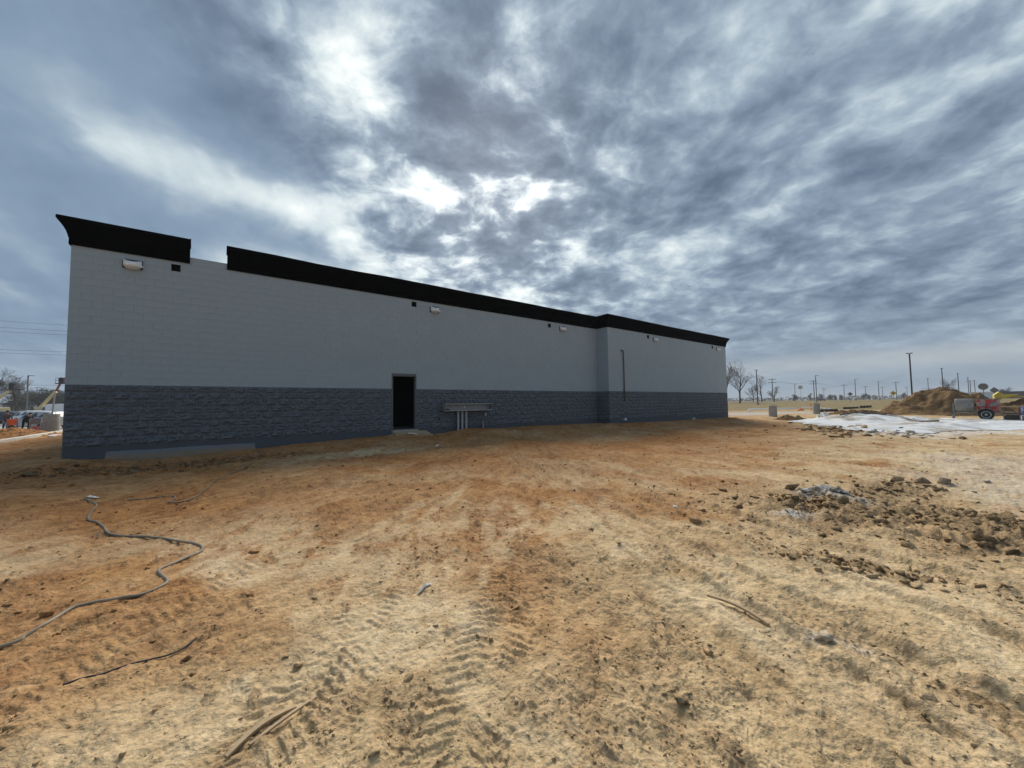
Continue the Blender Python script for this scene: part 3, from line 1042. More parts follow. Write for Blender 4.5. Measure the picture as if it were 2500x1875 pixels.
def build_smooth_blocks():
    cache = {}
    def bm_(w, h):
        k = (round(w, 3), round(h, 3))
        if k not in cache:
            g = .0025
            b = MB()
            x, z, c = w / 2 - g, h / 2 - g, .0022
            # face with a soft arris
            b.add([(-x, .0022, -z), (x, .0022, -z), (x, .0022, z), (-x, .0022, z),
                   (-x + c, 0, -z + c), (x - c, 0, -z + c), (x - c, 0, z - c), (-x + c, 0, z - c)],
                  [(4, 5, 6, 7), (0, 1, 5, 4), (1, 2, 6, 5), (2, 3, 7, 6), (3, 0, 4, 7)])
            b.add([(-x, .03, -z), (x, .03, -z), (x, .03, z), (-x, .03, z), (-x, .0022, -z), (x, .0022, -z), (x, .0022, z), (-x, .0022, z)],
                  [(0, 1, 5, 4), (1, 2, 6, 5), (2, 3, 7, 6), (3, 0, 4, 7)])
            cache[k] = b.mesh('smooth_block', M_SMOOTH)
        return cache[k]
    rng = random.Random(5)
    cells = []
    def course(u0, u1, row, y, fx=None):
        z0, z1 = row * COURSE, (row + 1) * COURSE
        off = 0 if row % 2 == 0 else BLOCK / 2
        edges = [u0]
        u = u0 + (BLOCK if off == 0 else BLOCK / 2)
        while u < u1 - .01:
            edges.append(u); u += BLOCK
        edges.append(u1)
        for a, b in zip(edges[:-1], edges[1:]):
            pieces = cut_rects((a, b, z0, z1), OPEN) if fx is None else [(a, b, z0, z1)]
            for (pa, pb, pc, pd) in pieces:
                if pb - pa < .03 or pd - pc < .03: continue
                me = bm_(pb - pa, pd - pc)
                jig = rng.uniform(-.0006, .0006)
                if fx is None:
                    M = Matrix.Translation(((pa + pb) / 2, y + jig, (pc + pd) / 2)) @ Matrix.Rotation(rng.uniform(-.003, .003), 4, 'X') @ Matrix.Rotation(rng.uniform(-.0015, .0015), 4, 'Z')
                else:
                    M = Matrix.Translation((fx + jig, (pa + pb) / 2, (pc + pd) / 2)) @ Matrix.Rotation(-math.pi / 2, 4, 'Z')
                cells.append((pa if fx is None else 50 + pa, me, M))
    for row in range(8, 27):
        course(0.0, STEP_U, row, 0.0)
        course(STEP_U, END_U, row, -STEP_OFF)
        course(-STEP_OFF, 0.0, row, 0, STEP_U)
    cells.sort(key=lambda c: c[0])
    for _, me, M in cells[:300]:
        o = obj_from(me, 'smooth_block', BLD)
        o.matrix_local = M
    place_joined('smooth_masonry', [(me, M) for _, me, M in cells[300:]], M_SMOOTH)


def offset_path(path, w):
    out = []
    n = len(path)
    for i, p in enumerate(path):
        p = Vector(p)
        ns = []
        if i > 0:
            d = (p - Vector(path[i - 1])).normalized(); ns.append(Vector((d.y, -d.x)))
        if i < n - 1:
            d = (Vector(path[i + 1]) - p).normalized(); ns.append(Vector((d.y, -d.x)))
        if len(ns) == 1:
            out.append(p + ns[0] * w)
        else:
            b = (ns[0] + ns[1]).normalized()
            out.append(p + b * (w / max(.2, b.dot(ns[0]))))
    return out


def build_cornice(path, seed):
    rng = random.Random(seed)
    fine = [path[0]]
    for a, b in zip(path[:-1], path[1:]):
        L = math.hypot(b[0] - a[0], b[1] - a[1])
        n = max(1, int(L / 1.2))
        fine += [(a[0] + (b[0] - a[0]) * k / n, a[1] + (b[1] - a[1]) * k / n) for k in range(1, n + 1)]
    prof = [(-.02, 5.292), (.035, 5.29), (.040, 5.30), (.040, 5.462), (.052, 5.475), (.060, 5.53), (.085, 5.62), (.125, 5.71),
            (.175, 5.79), (.215, 5.845), (.232, 5.875), (.238, 5.885), (.238, 5.945), (.225, 5.965), (.15, 5.99), (0.0, 6.00), (-.19, 5.97), (-.19, 5.90), (-.02, 5.90)]
    jig = [rng.uniform(-.014, .018) for _ in fine]
    rings = []
    for k, (w, z) in enumerate(prof):
        op = offset_path(fine, w)
        for i, q in enumerate(op):
            if k == 0: rings.append([])
            hi = min(1, max(0, (z - 5.5) / .35))
            rings[i].append((q.x, q.y, z + jig[i] * hi))
    m = MB()
    m.loft(rings)
    return m.build('cornice', M_BLACK, BLD, smooth=35)


build_walls()
build_split_blocks()
build_smooth_blocks()
build_cornice([(0, 4.0), (0, 0), (2.39, 0)], 1)
build_cornice([(3.28, 0), (STEP_U, 0), (STEP_U, -STEP_OFF), (END_U, -STEP_OFF), (END_U, 3.0)], 2)


def flap(u, s):
    m = MB()
    pts = [(.10, 6.002), (.20, 5.99), (.236, 5.96), (.236, 5.9), (.19, 5.80), (.15, 5.73), (.14, 5.70)]
    a = [(u, -w, z) for w, z in pts]
    b = [(u + s * .022, -w - .012, z - .004) for w, z in pts]
    m.add(a + b, [(i, i + 1, len(pts) + i + 1, len(pts) + i) for i in range(len(pts) - 1)])
    o = m.build('membrane_flap', M_BLACK, BLD)
    sd = o.modifiers.new('thick', 'SOLIDIFY'); sd.thickness = .005


flap(2.39, 1)
flap(3.28, -1)

# vent sleeves: five dark recesses under the cornice
for k, (vu, vz) in enumerate(VENTS):
    y0 = 0.0 if vu < STEP_U else -STEP_OFF
    m = MB()
    t = .012
    a, b, c, d = vu + .001, vu + .204, vz + .001, vz + .199
    m.box(a, a + t, y0 - .006, y0 + .19, c, d); m.box(b - t, b, y0 - .006, y0 + .19, c, d)
    m.box(a + t, b - t, y0 - .006, y0 + .19, c, c + t); m.box(a + t, b - t, y0 - .006, y0 + .19, d - t, d)
    m.box(a + t, b - t, y0 + .16, y0 + .19, c + t, d - t)
    m.build('vent_sleeve', M_DARKIN, BLD)


def build_door():
    u0, u1, z1 = 21 * BLOCK, 23.5 * BLOCK, 11 * COURSE
    f = MB()
    fw, pr = .052, .012
    # jambs and header, with stop
    for a, b in ((u0 + .002, u0 + fw), (u1 - fw, u1 - .002)):
        f.box(a, b, -pr, .16, 0.0, z1 - .002)
    f.box(u0 + fw, u1 - fw, -pr, .16, z1 - .10, z1 - .002)
    o = f.build('door_frame', M_FRAME, BLD, bevel=.004)
    st = MB()
    st.box(u0 + fw, u0 + fw + .016, .06, .10, 0, z1 - .116)
    st.box(u1 - fw - .016, u1 - fw, .06, .10, 0, z1 - .116)
    st.box(u0 + fw, u1 - fw, .06, .10, z1 - .116, z1 - .10)
    st.build('door_stop', M_FRAME, o)
    for zz in (.35, 1.05, 1.8):
        h = MB(); h.box(u1 - fw - .004, u1 - fw, .015, .05, zz, zz + .11); h.build('hinge_plate', M_GALV, o)
    s = MB()
    s.box(u0 - .01, u1 + .02, -.16, .19, -.45, -.006)
    s.box(u0 + fw, u1 - fw, .0, .12, -.004, .008)
    s.build('threshold', M_CONC, BLD, bevel=.008)
    # sloping concrete pad at the foot of the opening
    p = MB()
    p.loft([[(u0 + .02, -.161, -.5), (u0 + .02, -.161, -.05), (u1 + .35, -.161, -.05), (u1 + .35, -.161, -.5)],
            [(u0 - .02, -.62, -.5), (u0 - .02, -.62, -.22), (u1 + .45, -.62, -.22), (u1 + .45, -.62, -.5)]])
    p.build('door_pad', mat('dirt_caked_concrete', (0.34, 0.26, 0.165), .95, .2, 4.0, .01, 30.0), BLD)


build_door()


def bpt(u, off, z):
    """world point from wall coordinates (off = out of the wall)"""
    return Vector((AX + DX * u + NX * off, AY + DY * u + NY * off, z))


BROT = math.pi / 2 - AZ
# ---- wrapped wall lights
LIGHTS = [(1.17, 0, 'wall light wrapped in white plastic nearest the building corner'),
          (10.36, 0, 'wall light wrapped in white plastic high above the meter trough'),
          (17.92, 0, 'wall light wrapped in white plastic next before the wall steps out'),
          (25.45, STEP_OFF, 'wall light wrapped in white plastic in the middle of the projecting wing'),
          (34.0, STEP_OFF, 'wall light wrapped in white plastic at the far end of the building')]


def make_light(label):
    t = thing('wall_light', label, 'wall light', group='wrapped lights along the wall')
    b = MB()
    b.box(-.205, .205, -.035, -.001, .10, .13); b.box(-.205, .205, -.03, -.001, -.115, .10)
    b.build('back_plate', M_TRIM, t)
    # hood: quarter-dome bulging out and down
    def dome(rx, ry, rz, z0, t0, t1, n=18, k=8, taper=0.0):
        rings = []
        for j in range(k + 1):
            ph = t0 + (t1 - t0) * j / k
            ring = []
            for i in range(n + 1):
                th = math.pi * i / n
                c = math.cos(ph)
                ring.append((-rx * math.cos(th) * c, -.032 - ry * math.sin(th) * c, z0 + rz * math.sin(ph)))
            rings.append(ring)
        return rings
    m = MB()
    rings = dome(.19, .205, .21, .0, R_(-27), R_(26), 18, 6)
    # swept-in upper edge, as the film pulls to points at both ends
    for j, ring in enumerate(rings):
        for i, p in enumerate(ring):
            th = math.pi * i / 18
            if j >= 4:
                k = (j - 3) / 3.0
                ring[i] = (p[0] * (1 + .06 * k), p[1] * (1 - .35 * k) , p[2] + .035 * k * abs(math.cos(th)) ** 2 - .03 * k * math.sin(th))
    nv = len(rings[0])
    m.add([p for r in rings for p in r], [(j * nv + i, j * nv + i + 1, (j + 1) * nv + i + 1, (j + 1) * nv + i) for j in range(6) for i in range(nv - 1)])
    h = m.build('plastic_wrap', M_WHITE, t, smooth=60)
    sd = h.modifiers.new('thick', 'SOLIDIFY'); sd.thickness = .006
    l = MB()
    rings = dome(.165, .18, .075, -.075, R_(-88), R_(0), 16, 6)
    nv = len(rings[0])
    l.add([p for r in rings for p in r], [(j * nv + i, j * nv + i + 1, (j + 1) * nv + i + 1, (j + 1) * nv + i) for j in range(6) for i in range(nv - 1)])
    l.build('lens', M_LENS, t, smooth=60)
    w = MB()
    w.add([(.14, -.10, -.02), (.23, -.12, -.045), (.245, -.13, -.06), (.15, -.13, -.08)], [(0, 1, 2, 3)])
    w.add([(-.14, -.05, .10), (-.215, -.04, .125), (-.17, -.09, .06)], [(0, 1, 2)])
    o = w.build('film_tail', M_WHITE, t)
    sd = o.modifiers.new('thick', 'SOLIDIFY'); sd.thickness = .004
    return t


lt0 = make_light(LIGHTS[0][2])
for i, (u, off, lab) in enumerate(LIGHTS):
    o = lt0 if i == 0 else copy_tree(lt0)
    o['label'] = lab
    o.location = bpt(u, off, 5.00)
    o.rotation_euler = (0, 0, BROT)

# ---- meter trough with conduits
t = thing('meter_trough', 'long open grey metal electrical trough with three conduits beside the doorway', 'electrical trough', bpt(10.68, .055, 0), BROT)
W, D_, Z0, Z1 = 2.40, .25, .70, 1.02
m = MB()
m.box(0, W, -.012, 0, Z0, Z1)
m.build('back_panel', M_GALV, t)
for a, b in ((0, .014), (W - .014, W)):
    m = MB(); m.box(a, b, -D_, -.012, Z0, Z1); m.build('end_panel', M_GALV, t)
m = MB(); m.box(.014, W - .014, -D_, -.012, Z0, Z0 + .014); m.build('bottom_panel', M_GALV, t)
m = MB(); m.box(.014, W - .014, -D_, -.012, Z1 - .014, Z1); m.build('top_panel', M_GALV, t)
for z0, z1 in ((Z0 + .014, Z0 + .034), (Z1 - .034, Z1 - .014)):
    m = MB(); m.box(.014, W - .014, -D_, -D_ + .012, z0, z1); m.build('front_lip', M_CONDUIT, t)
m = MB()
for k in range(7):
    a = random.uniform(.05, .28); m.tube([(a, -.05, Z0 + .03), (a + .05, -.12, Z0 + .05 + random.uniform(0, .07)), (a + .13, -.16, Z0 + .03)], .013, 6)
m.build('cable_ends', M_TRIM, t)
m = MB(); m.box(1.05, 1.09, -.022, -.0125, Z0 + .12, Z0 + .20); m.build('bracket', M_WHITE, t)
m = MB(); m.box(1.52, 1.64, -.2, -.1, Z0 + .015, Z0 + .04); m.build('paper_scrap', M_RAG, t)
for u, zb in ((.70, -.36), (.90, -.30), (1.10, -.30)):
    m = MB()
    m.tube([(u, -.11, zb), (u, -.11, Z0 - .002)], .048, 16)
    c = m.build('conduit', M_CONDUIT, t, smooth=40)
    m = MB(); m.tube([(u, -.11, .16), (u, -.11, .30)], .055, 16); m.build('coupling', M_CONDUIT, c, smooth=40)
    m = MB(); m.tube([(u, -.11, Z0 - .05), (u, -.11, Z0 - .003)], .058, 16); m.build('lock_ring', M_GALV, c, smooth=40)

t = thing('outlet_box', 'small weatherproof outlet box under the end of the electrical trough', 'outlet box', bpt(12.85, .04, .52), BROT)
m = MB(); m.box(-.06, .06, -.05, 0, -.075, .075); m.build('box_body', M_GALV, t, bevel=.006)
m = MB(); m.box(-.045, .045, -.06, -.051, -.06, .06); m.build('cover', M_CONDUIT, t, bevel=.004)
t = thing('pipe_stub', 'thin grey pipe stub rising from the dirt right of the conduits', 'pipe', bpt(12.69, .12, 0), BROT)
m = MB(); m.tube([(0, 0, -.35), (0, 0, .22)], .022, 10); m.build('pipe', M_CONDUIT, t, smooth=40)
m = MB(); m.tube([(0, 0, .17), (0, 0, .24)], .029, 10); m.build('cap', M_CONDUIT, t, smooth=40)
t = thing('wall_plug', 'small dark round pipe plug on the split-face base left of the conduits', 'pipe plug', bpt(10.55, .045, .38), BROT)
m = MB(); m.lathe([(.05, 0), (.05, -.03), (.03, -.05), (0, -.055)], axis='y', n=14); m.build('plug', M_TRIM, t, smooth=40)

# ---- riser pipe on the wing
t = thing('riser_pipe', 'dark vertical pipe with hooked top on the projecting wing', 'pipe', bpt(22.05, STEP_OFF + .07, 0), BROT)
m = MB()
m.tube([(0, .07, 1.04), (0, .03, 1.045), (0, 0, 1.09), (0, 0, 3.92), (-.015, 0, 3.99), (-.06, 0, 4.02), (-.15, 0, 4.02), (-.19, 0, 3.99), (-.195, 0, 3.95)], .032, 12)
m.build('pipe', M_DARKPIPE, t, smooth=50)
for z in (1.7, 3.55):
    m = MB(); m.box(-.06, .05, -.005, .068, z, z + .03); m.build('pipe_clamp', M_DARKPIPE, t)
for u, z, lab in ((22.0, -.02, 'white capped pipe end at the foot of the riser pipe'),
                  (29.8, -.24, 'white capped pipe end low on the wing near its far corner')):
    t = thing('pipe_end', lab, 'pipe', bpt(u, STEP_OFF, z), BROT, 'white pipe ends at the wall base')
    m = MB(); m.lathe([(.05, -.0), (.05, -.10), (.065, -.10), (.065, -.16), (.04, -.175), (0, -.178)], axis='y', n=14); m.build('cap', M_WHITE, t, smooth=40)

# ------------------------------------------------------------------ ground things
def on_ground(pts, lift=0.0, smooth_n=0):
    a = np.array(pts, float)
    if smooth_n:                              # Catmull-Rom through the points
        p = np.vstack([2 * a[0] - a[1], a, 2 * a[-1] - a[-2]])
        out = []
        for i in range(1, len(p) - 2):
            for t in np.linspace(0, 1, smooth_n, endpoint=False):
                out.append(.5 * ((2 * p[i]) + (-p[i - 1] + p[i + 1]) * t + (2 * p[i - 1] - 5 * p[i] + 4 * p[i + 1] - p[i + 2]) * t * t
                                 + (-p[i - 1] + 3 * p[i] - 3 * p[i + 1] + p[i + 2]) * t ** 3))
        out.append(p[-2])
        a = np.array(out)
    z = ground_z(a[:, 0], a[:, 1])
    # a stiff line bridges small hollows
    zm = np.convolve(np.pad(z, 6, mode='edge'), np.ones(13) / 13, 'valid')
    zs = np.convolve(np.pad(np.maximum(z, zm), 2, mode='edge'), np.ones(5) / 5, 'valid')
    return [(x, y, q + lift) for (x, y), q in zip(a, zs)]


hose = [(-3.95, 2.25), (-3.42, 2.64), (-3.37, 2.73), (-3.37, 2.85), (-3.44, 3.04), (-3.42, 3.12), (-3.34, 3.17), (-3.18, 3.2), (-3.08, 3.27), (-3.05, 3.42),
        (-3.12, 3.54), (-3.27, 3.66), (-3.41, 3.77), (-3.45, 3.86), (-3.44, 4.01), (-3.43, 4.2), (-3.46, 4.34), (-3.56, 4.47),
        (-3.74, 4.6), (-4.05, 4.74), (-4.39, 4.84), (-4.68, 4.98), (-5.02, 5.01), (-5.31, 5.12), (-5.64, 5.38), (-5.99, 5.63),
        (-6.25, 5.74), (-6.6, 6.1), (-6.95, 6.5), (-7.35, 6.75), (-7.52, 6.82)]
m = MB(); m.tube(on_ground(hose, .007, 6), .0140, 10)
tag(m.build('hose', M_HOSE, smooth=60), 'dusty grey hose winding over the orange dirt in the near foreground', 'hose')
cord = [(-8.75, 12.75), (-8.2, 12.45), (-7.49, 11.5), (-6.79, 10.19), (-6.37, 8.86), (-6.28, 8.21), (-5.86, 7.4), (-5.66, 6.9), (-5.72, 6.72),
        (-5.95, 6.74), (-6.05, 6.96), (-6.23, 7.12), (-6.45, 7.08), (-6.55, 6.9), (-6.66, 6.72)]
m = MB(); m.tube(on_ground(cord, .006, 5), .011, 8)
tag(m.build('extension_cord', M_HOSE, smooth=60), 'thin brown cord running from the foundation wall across the dirt', 'cord')
cab = [(-2.53, 2.23), (-2.46, 2.27), (-2.4, 2.31), (-2.34, 2.39), (-2.26, 2.46), (-2.19, 2.51), (-2.15, 2.57), (-2.14, 2.66)]
m = MB(); m.tube(on_ground(cab, .004, 4), .0055, 8)
tag(m.build('cable', M_CABLE, smooth=60), 'short thin black cable lying on pale dirt below the hose', 'cable')


def crumple(name, label, cat, x, y, sx, sy, h, material, rot=0.0, n=9, seed=0, lift=.004):
    rng = np.random.default_rng(seed)
    m = MB()
    vs = []
    c, s = math.cos(rot), math.sin(rot)
    for j in range(n):
        for i in range(n):
            a, b = i / (n - 1) - .5, j / (n - 1) - .5
            k = 1 - .35 * (abs(a * 2) ** 3 + abs(b * 2) ** 3) * .5 + rng.uniform(-.1, .1)
            px, py = a * sx * k, b * sy * k
            px, py = px * c - py * s, px * s + py * c
            vs.append((px, py, 0, max(0, (1 - (2 * a) ** 2) * (1 - (2 * b) ** 2)) * h * rng.uniform(.3, 1.1) + rng.uniform(0, h * .25)))
    xs = np.array([x + v[0] for v in vs]); ys = np.array([y + v[1] for v in vs])
    gz = ground_z(xs, ys)
    z0 = ground_z(x, y)
    m.add([(v[0], v[1], g - z0 + v[3] + lift) for v, g in zip(vs, gz)],
          [(j * n + i, j * n + i + 1, (j + 1) * n + i + 1, (j + 1) * n + i) for j in range(n - 1) for i in range(n - 1)])
    o = m.build(name, material, None, smooth=70, loc=(x, y, z0))
    sd = o.modifiers.new('thick', 'SOLIDIFY'); sd.thickness = .003
    return tag(o, label, cat)


crumple('rag', 'crumpled white rag on the dirt between the tyre marks', 'rag', -.77, 3.37, .16, .05, .035, M_RAG, .9, 9, 1)
crumple('paper_scrap', 'small flat white scrap at the far end of the grey hose', 'scrap', -7.5, 6.95, .20, .12, .02, M_RAG, .2, 7, 2, .02)
crumple('paper_scrap', 'tiny white scrap on orange dirt in front of the electrical trough', 'scrap', -2.45, 12.6, .14, .12, .06, M_RAG, .5, 7, 3, .015)
crumple('paper_scrap', 'tiny white scrap lying left of the dug slot', 'scrap', 2.42, 5.85, .09, .06, .05, M_RAG, .5, 7, 4, .015)
crumple('mortar_spill', 'lumpy pale grey mortar spill beside the dug slot in the dirt', 'mortar', 5.12, 6.38, .80, .28, .07, M_CRUST, -.85, 21, 5, .004)
M_SPILL = mat('pale_dried_mortar', (0.46, 0.455, 0.44), 0.95, 0.4, 14.0, 0.04, 22.0, dirt=(.24, .18, .11), dscale=6.0, dthr=(.5, .6))
bpy.data.objects['mortar_spill'].data.materials[0] = M_SPILL


def plank(name, label, cat, p0, p1, w, th, material, z0=None, bend=0.0, parent=None):
    m = MB()
    n = 7
    a, b = np.array(p0[:2], float), np.array(p1[:2], float)
    d = (b - a) / np.linalg.norm(b - a)
    pr = np.array([-d[1], d[0]])
    rings = []
    base = np.array([a[0], a[1], ground_z(a[0], a[1]) if z0 is None else z0])
    za = base[2] if len(p0) < 3 else p0[2]
    zb = (ground_z(b[0], b[1]) if z0 is None else z0) if len(p1) < 3 else p1[2]
    for k in range(n):
        t = k / (n - 1)
        c = a + (b - a) * t + pr * bend * math.sin(t * math.pi)
        z = za + (zb - za) * t + .004 + (.02 if z0 is None else 0) * math.sin(t * math.pi)
        ww = w * (1 if material is not M_WOOD else (.55 + .45 * math.sin(math.pi * (.15 + .75 * t))))
        rings.append([tuple(np.array([*(c + pr * s * ww / 2), z + q]) - base) for s, q in ((-1, 0), (1, 0), (1, th), (-1, th))])
    m.loft(rings)
    o = m.build(name, material, parent, loc=tuple(base))
    return tag(o, label, cat)


plank('wood_strip', 'splintered pale wood strip half buried at the bottom of the picture', 'wood strip', (-1.30, 1.80), (-1.17, 2.12), .030, .012, M_WOOD, bend=.02)
plank('wood_strip', 'thin curved bark strip beside the pale splintered wood strip', 'wood strip', (-1.235, 1.86), (-1.10, 2.20), .018, .010, M_WOOD, bend=-.015)
plank('stick', 'bent weathered stick on the smooth pale dirt at right', 'stick', (1.60, 3.28), (1.81, 2.83), .030, .016, M_WOOD, bend=.02)
plank('lumber_scrap', 'short white board lying near the building corner past the kerb', 'board', (-27.0, 22.6), (-28.1, 23.9), .25, .05, M_WHITE)
plank('lumber_scrap', 'small pale board on the dirt by the concrete door pad', 'board', (-4.05, 15.0), (-3.72, 15.05), .10, .03, M_RAG)


# ---- clods
def build_clods():
    ico = np.array([(x, y, z) for x in (-1, 1) for y in (-1, 1) for z in (-1, 1)], float) * .62
    fc = np.array([(0, 1, 3), (0, 3, 2), (4, 6, 7), (4, 7, 5), (0, 4, 5), (0, 5, 1), (2, 3, 7), (2, 7, 6), (0, 2, 6), (0, 6, 4), (1, 5, 7), (1, 7, 3)])
    def scatter(n, r0, r1, med, sig, thr, zone=None, flat=.55, cap=.2):
        if zone is None:
            lr = RNG.uniform(math.log(r0), math.log(r1), n)
            r = np.exp(lr); a = RNG.uniform(R_(-57), R_(57), n)
            x, y = r * np.sin(a), r * np.cos(a)
        else:
            cx, cy, rx, ry, rot = zone
            p = RNG.normal(0, .6, (n, 2)) * (rx, ry)
            x = cx + p[:, 0] * math.cos(rot) - p[:, 1] * math.sin(rot)
            y = cy + p[:, 0] * math.sin(rot) + p[:, 1] * math.cos(rot)
            r = np.hypot(x, y)
        d, u = bld_dist(x, y)
        m = soil_masks(x, y)
        keep = (d > .12) & (m[4] < .3) & (m[5] < .5)
        keep &= RNG.random(n) < (thr + (1 - thr) * np.clip(m[1] * 1.3, 0, 1))
        x, y, r = x[keep], y[keep], r[keep]
        s = np.minimum(med * np.exp(RNG.normal(0, sig, len(x))), cap)
        if zone is None:
            s = s * (.75 + r / 7.0)
        s = np.minimum(s, cap)
        return x, y, s, flat
    parts = [scatter(13000, 1.35, 24, .0058, .50, .03, cap=.08), scatter(5000, 1.5, 9, .0044, .40, .12, flat=.7),
             scatter(420, 1.6, 18, .014, .40, .05, cap=.08),
             scatter(900, 0, 0, .017, .75, .9, (5.6, 4.9, 2.6, 1.2, -.55), .6, .10), scatter(120, 0, 0, .03, .5, .9, (6.6, 6.9, 1.6, .5, .25), .7, .12),
             scatter(220, 0, 0, .016, .5, .9, (3.35, 3.75, .8, .22, -.6), .7, .05), scatter(160, 0, 0, .022, .5, .9, (4.3, 5.75, .5, .3, .9), .7, .06),
             scatter(700, 0, 0, .026, .6, .9, (-8.6, 9.6, 3.2, .7, .62), .6, .09), scatter(420, 0, 0, .07, .5, .9, (17.5, 19.5, 3.5, 2.4, .7), .55, .2)]
    # a few set-piece lumps
    sx, sy, ss = zip(*[(7.48, 7.58, .11), (7.72, 7.40, .12), (5.47, 6.47, .07), (3.18, 3.52, .05), (3.06, 3.66, .05), (2.98, 3.78, .05),
                       (4.18, 4.17, .065), (5.95, 5.3, .09), (6.3, 5.0, .10), (-1.33, 2.42, .03), (-.62, 2.28, .035), (-2.02, 2.45, .024)])
    parts.append((np.array(sx), np.array(sy), np.array(ss), .8))
    vs, fs, ax, ay, da = [], [], [], [], []
    base = 0
    for pi, (x, y, s, flat) in enumerate(parts):
        n = len(x)
        z = ground_z(x, y)
        v = (ico[None] + RNG.uniform(-.48, .48, (n, 8, 3))) * s[:, None, None]
        sc = np.stack([RNG.uniform(.8, 1.45, n), RNG.uniform(.75, 1.2, n), RNG.uniform(.35, 1.0, n) * flat * 1.3], 1)
        tilt = RNG.uniform(-.5, .5, (n, 1))
        v = v * sc[:, None, :]
        v[:, :, 2] += v[:, :, 0] * tilt
        th = RNG.uniform(0, 2 * math.pi, n)
        c, q = np.cos(th)[:, None], np.sin(th)[:, None]
        vx, vy = v[:, :, 0] * c - v[:, :, 1] * q, v[:, :, 0] * q + v[:, :, 1] * c
        out = np.stack([vx + x[:, None], vy + y[:, None], v[:, :, 2] + (z + s * (.10 if pi in (3, 4, 5, 6, 7, 8) else .18))[:, None]], -1)
        vs.append(out.reshape(-1, 3))
        fs.append((fc[None] + (base + np.arange(n) * 8)[:, None, None]).reshape(-1, 3))
        base += n * 8
        da.append((RNG.choice([0.0, .0, .15, .3], n) + (.55 if pi in (3, 4, 5, 6, 8) else .25 if pi > 6 else 0)).repeat(8))
        ax.append(np.repeat(x, 8)); ay.append(np.repeat(y, 8))
    vs, fs, ax, ay = np.concatenate(vs), np.concatenate(fs), np.concatenate(ax), np.concatenate(ay)
    me = mesh_np('soil_clods', vs, fs)
    k = len(me.vertices)
    m = list(soil_masks(ax, ay))
    set_soil_attrs(me, ax, ay, m, np.concatenate(da))
    me.materials.append(M_GROUND)
    o = bpy.data.objects.new('soil_clods', me)
    COL.objects.link(o)
    tag(o, 'crumbled brown clods and pebbles scattered over the graded dirt', 'clods', kind='stuff')


build_clods()


# ---- spoil heaps
M_SPOIL = mat('damp_spoil', (0.175, 0.112, 0.056), 0.95, 0.4, 1.6, 0.09, 4.0, spec=0.1, dirt=(0.27, 0.185, 0.10), dscale=.8, dthr=(.5, .75))


def heap(name, label, cx, cy, rx, ry, rot, H, seed, peak=(0, 0), col_attr=(.45, .75, 0.0), zlow=-.05, skew=0.0):
    n, k = 120, 70
    vs, fs = [], []
    xs, ys, hs = [], [], []
    c, s = math.cos(rot), math.sin(rot)
    for j in range(k + 1):
        q = j / k
        for i in range(n):
            th = 2 * math.pi * i / n
            a, b = q * math.cos(th), q * math.sin(th)
            xs.append((a * rx) * c - (b * ry) * s + cx); ys.append((a * rx) * s + (b * ry) * c + cy)
            qa, qb = a - peak[0] * (1 - q), b - peak[1] * (1 - q)
            hs.append(max(0, 1 - q) )
    xs, ys, q = np.array(xs), np.array(ys), 1 - np.array(hs)
    w = fbm(xs * .55, ys * .55, 3, seed) * .16
    t = np.clip(q + w * np.minimum(1, 3 * (1 - q)), 0, 1)
    prof = np.interp(t, [0, .16, .36, .62, .85, 1], [.96, .93, .74, .40, .11, 0])
    z = base_height(xs, ys) + zlow + prof * H + (fbm(xs * 1.3, ys * 1.3, 4, seed + 5, .55) * .16 + fbm(xs * 5, ys * 5, 3, seed + 9, .6) * .05) * np.minimum(1, 5 * (1 - q))
    quads = []
    for j in range(k):
        for i in range(n):
            quads.append((j * n + i, j * n + (i + 1) % n, (j + 1) * n + (i + 1) % n, (j + 1) * n + i))
    me = mesh_np(name, np.stack([xs, ys, z], 1), np.array(quads)[:, ::-1])
    nv = len(xs)
    m = [np.full(nv, col_attr[0]), np.clip(col_attr[1] + fbm(xs * .9, ys * .9, 3, seed + 20) * .5, 0, 1), np.full(nv, col_attr[2]),
         np.zeros(nv), np.zeros(nv), np.zeros(nv)]
    set_soil_attrs(me, xs, ys, m)
    me.materials.append(M_GROUND if col_attr[0] > .7 else M_SPOIL)
    me.polygons.foreach_set('use_smooth', np.ones(len(me.polygons), bool))
    o = bpy.data.objects.new(name, me)
    COL.objects.link(o)
    return tag(o, label, 'dirt pile')


heap('dirt_pile', 'large brown dirt mound behind the mortar mixer', 42.0, 37.7, 5.3, 4.0, -.75, 2.75, 301, col_attr=(.38, 1.0, 0.0))
heap('dirt_pile', 'lower brown dirt bank at the picture edge behind the blue drum', 47.2, 34.6, 5.0, 3.2, -.85, 1.55, 305, col_attr=(.38, 1.0, 0.0))
heap('dirt_pile', 'small dark dirt heap beside the white plastic sheet', 20.4, 28.0, 1.5, .7, -.5, .38, 309, col_attr=(.8, .95, 0))
heap('dirt_pile', 'low dark dirt heap in front of the form boards', 35.5, 39.5, 3.4, 1.6, -.6, .55, 311, col_attr=(.6, .8, 0))
heap('dirt_pile', 'low red dirt ridge behind the kerb left of the building', -33.5, 26.0, 7.0, 2.0, -.55, .38, 313, col_attr=(1, .55, 0))


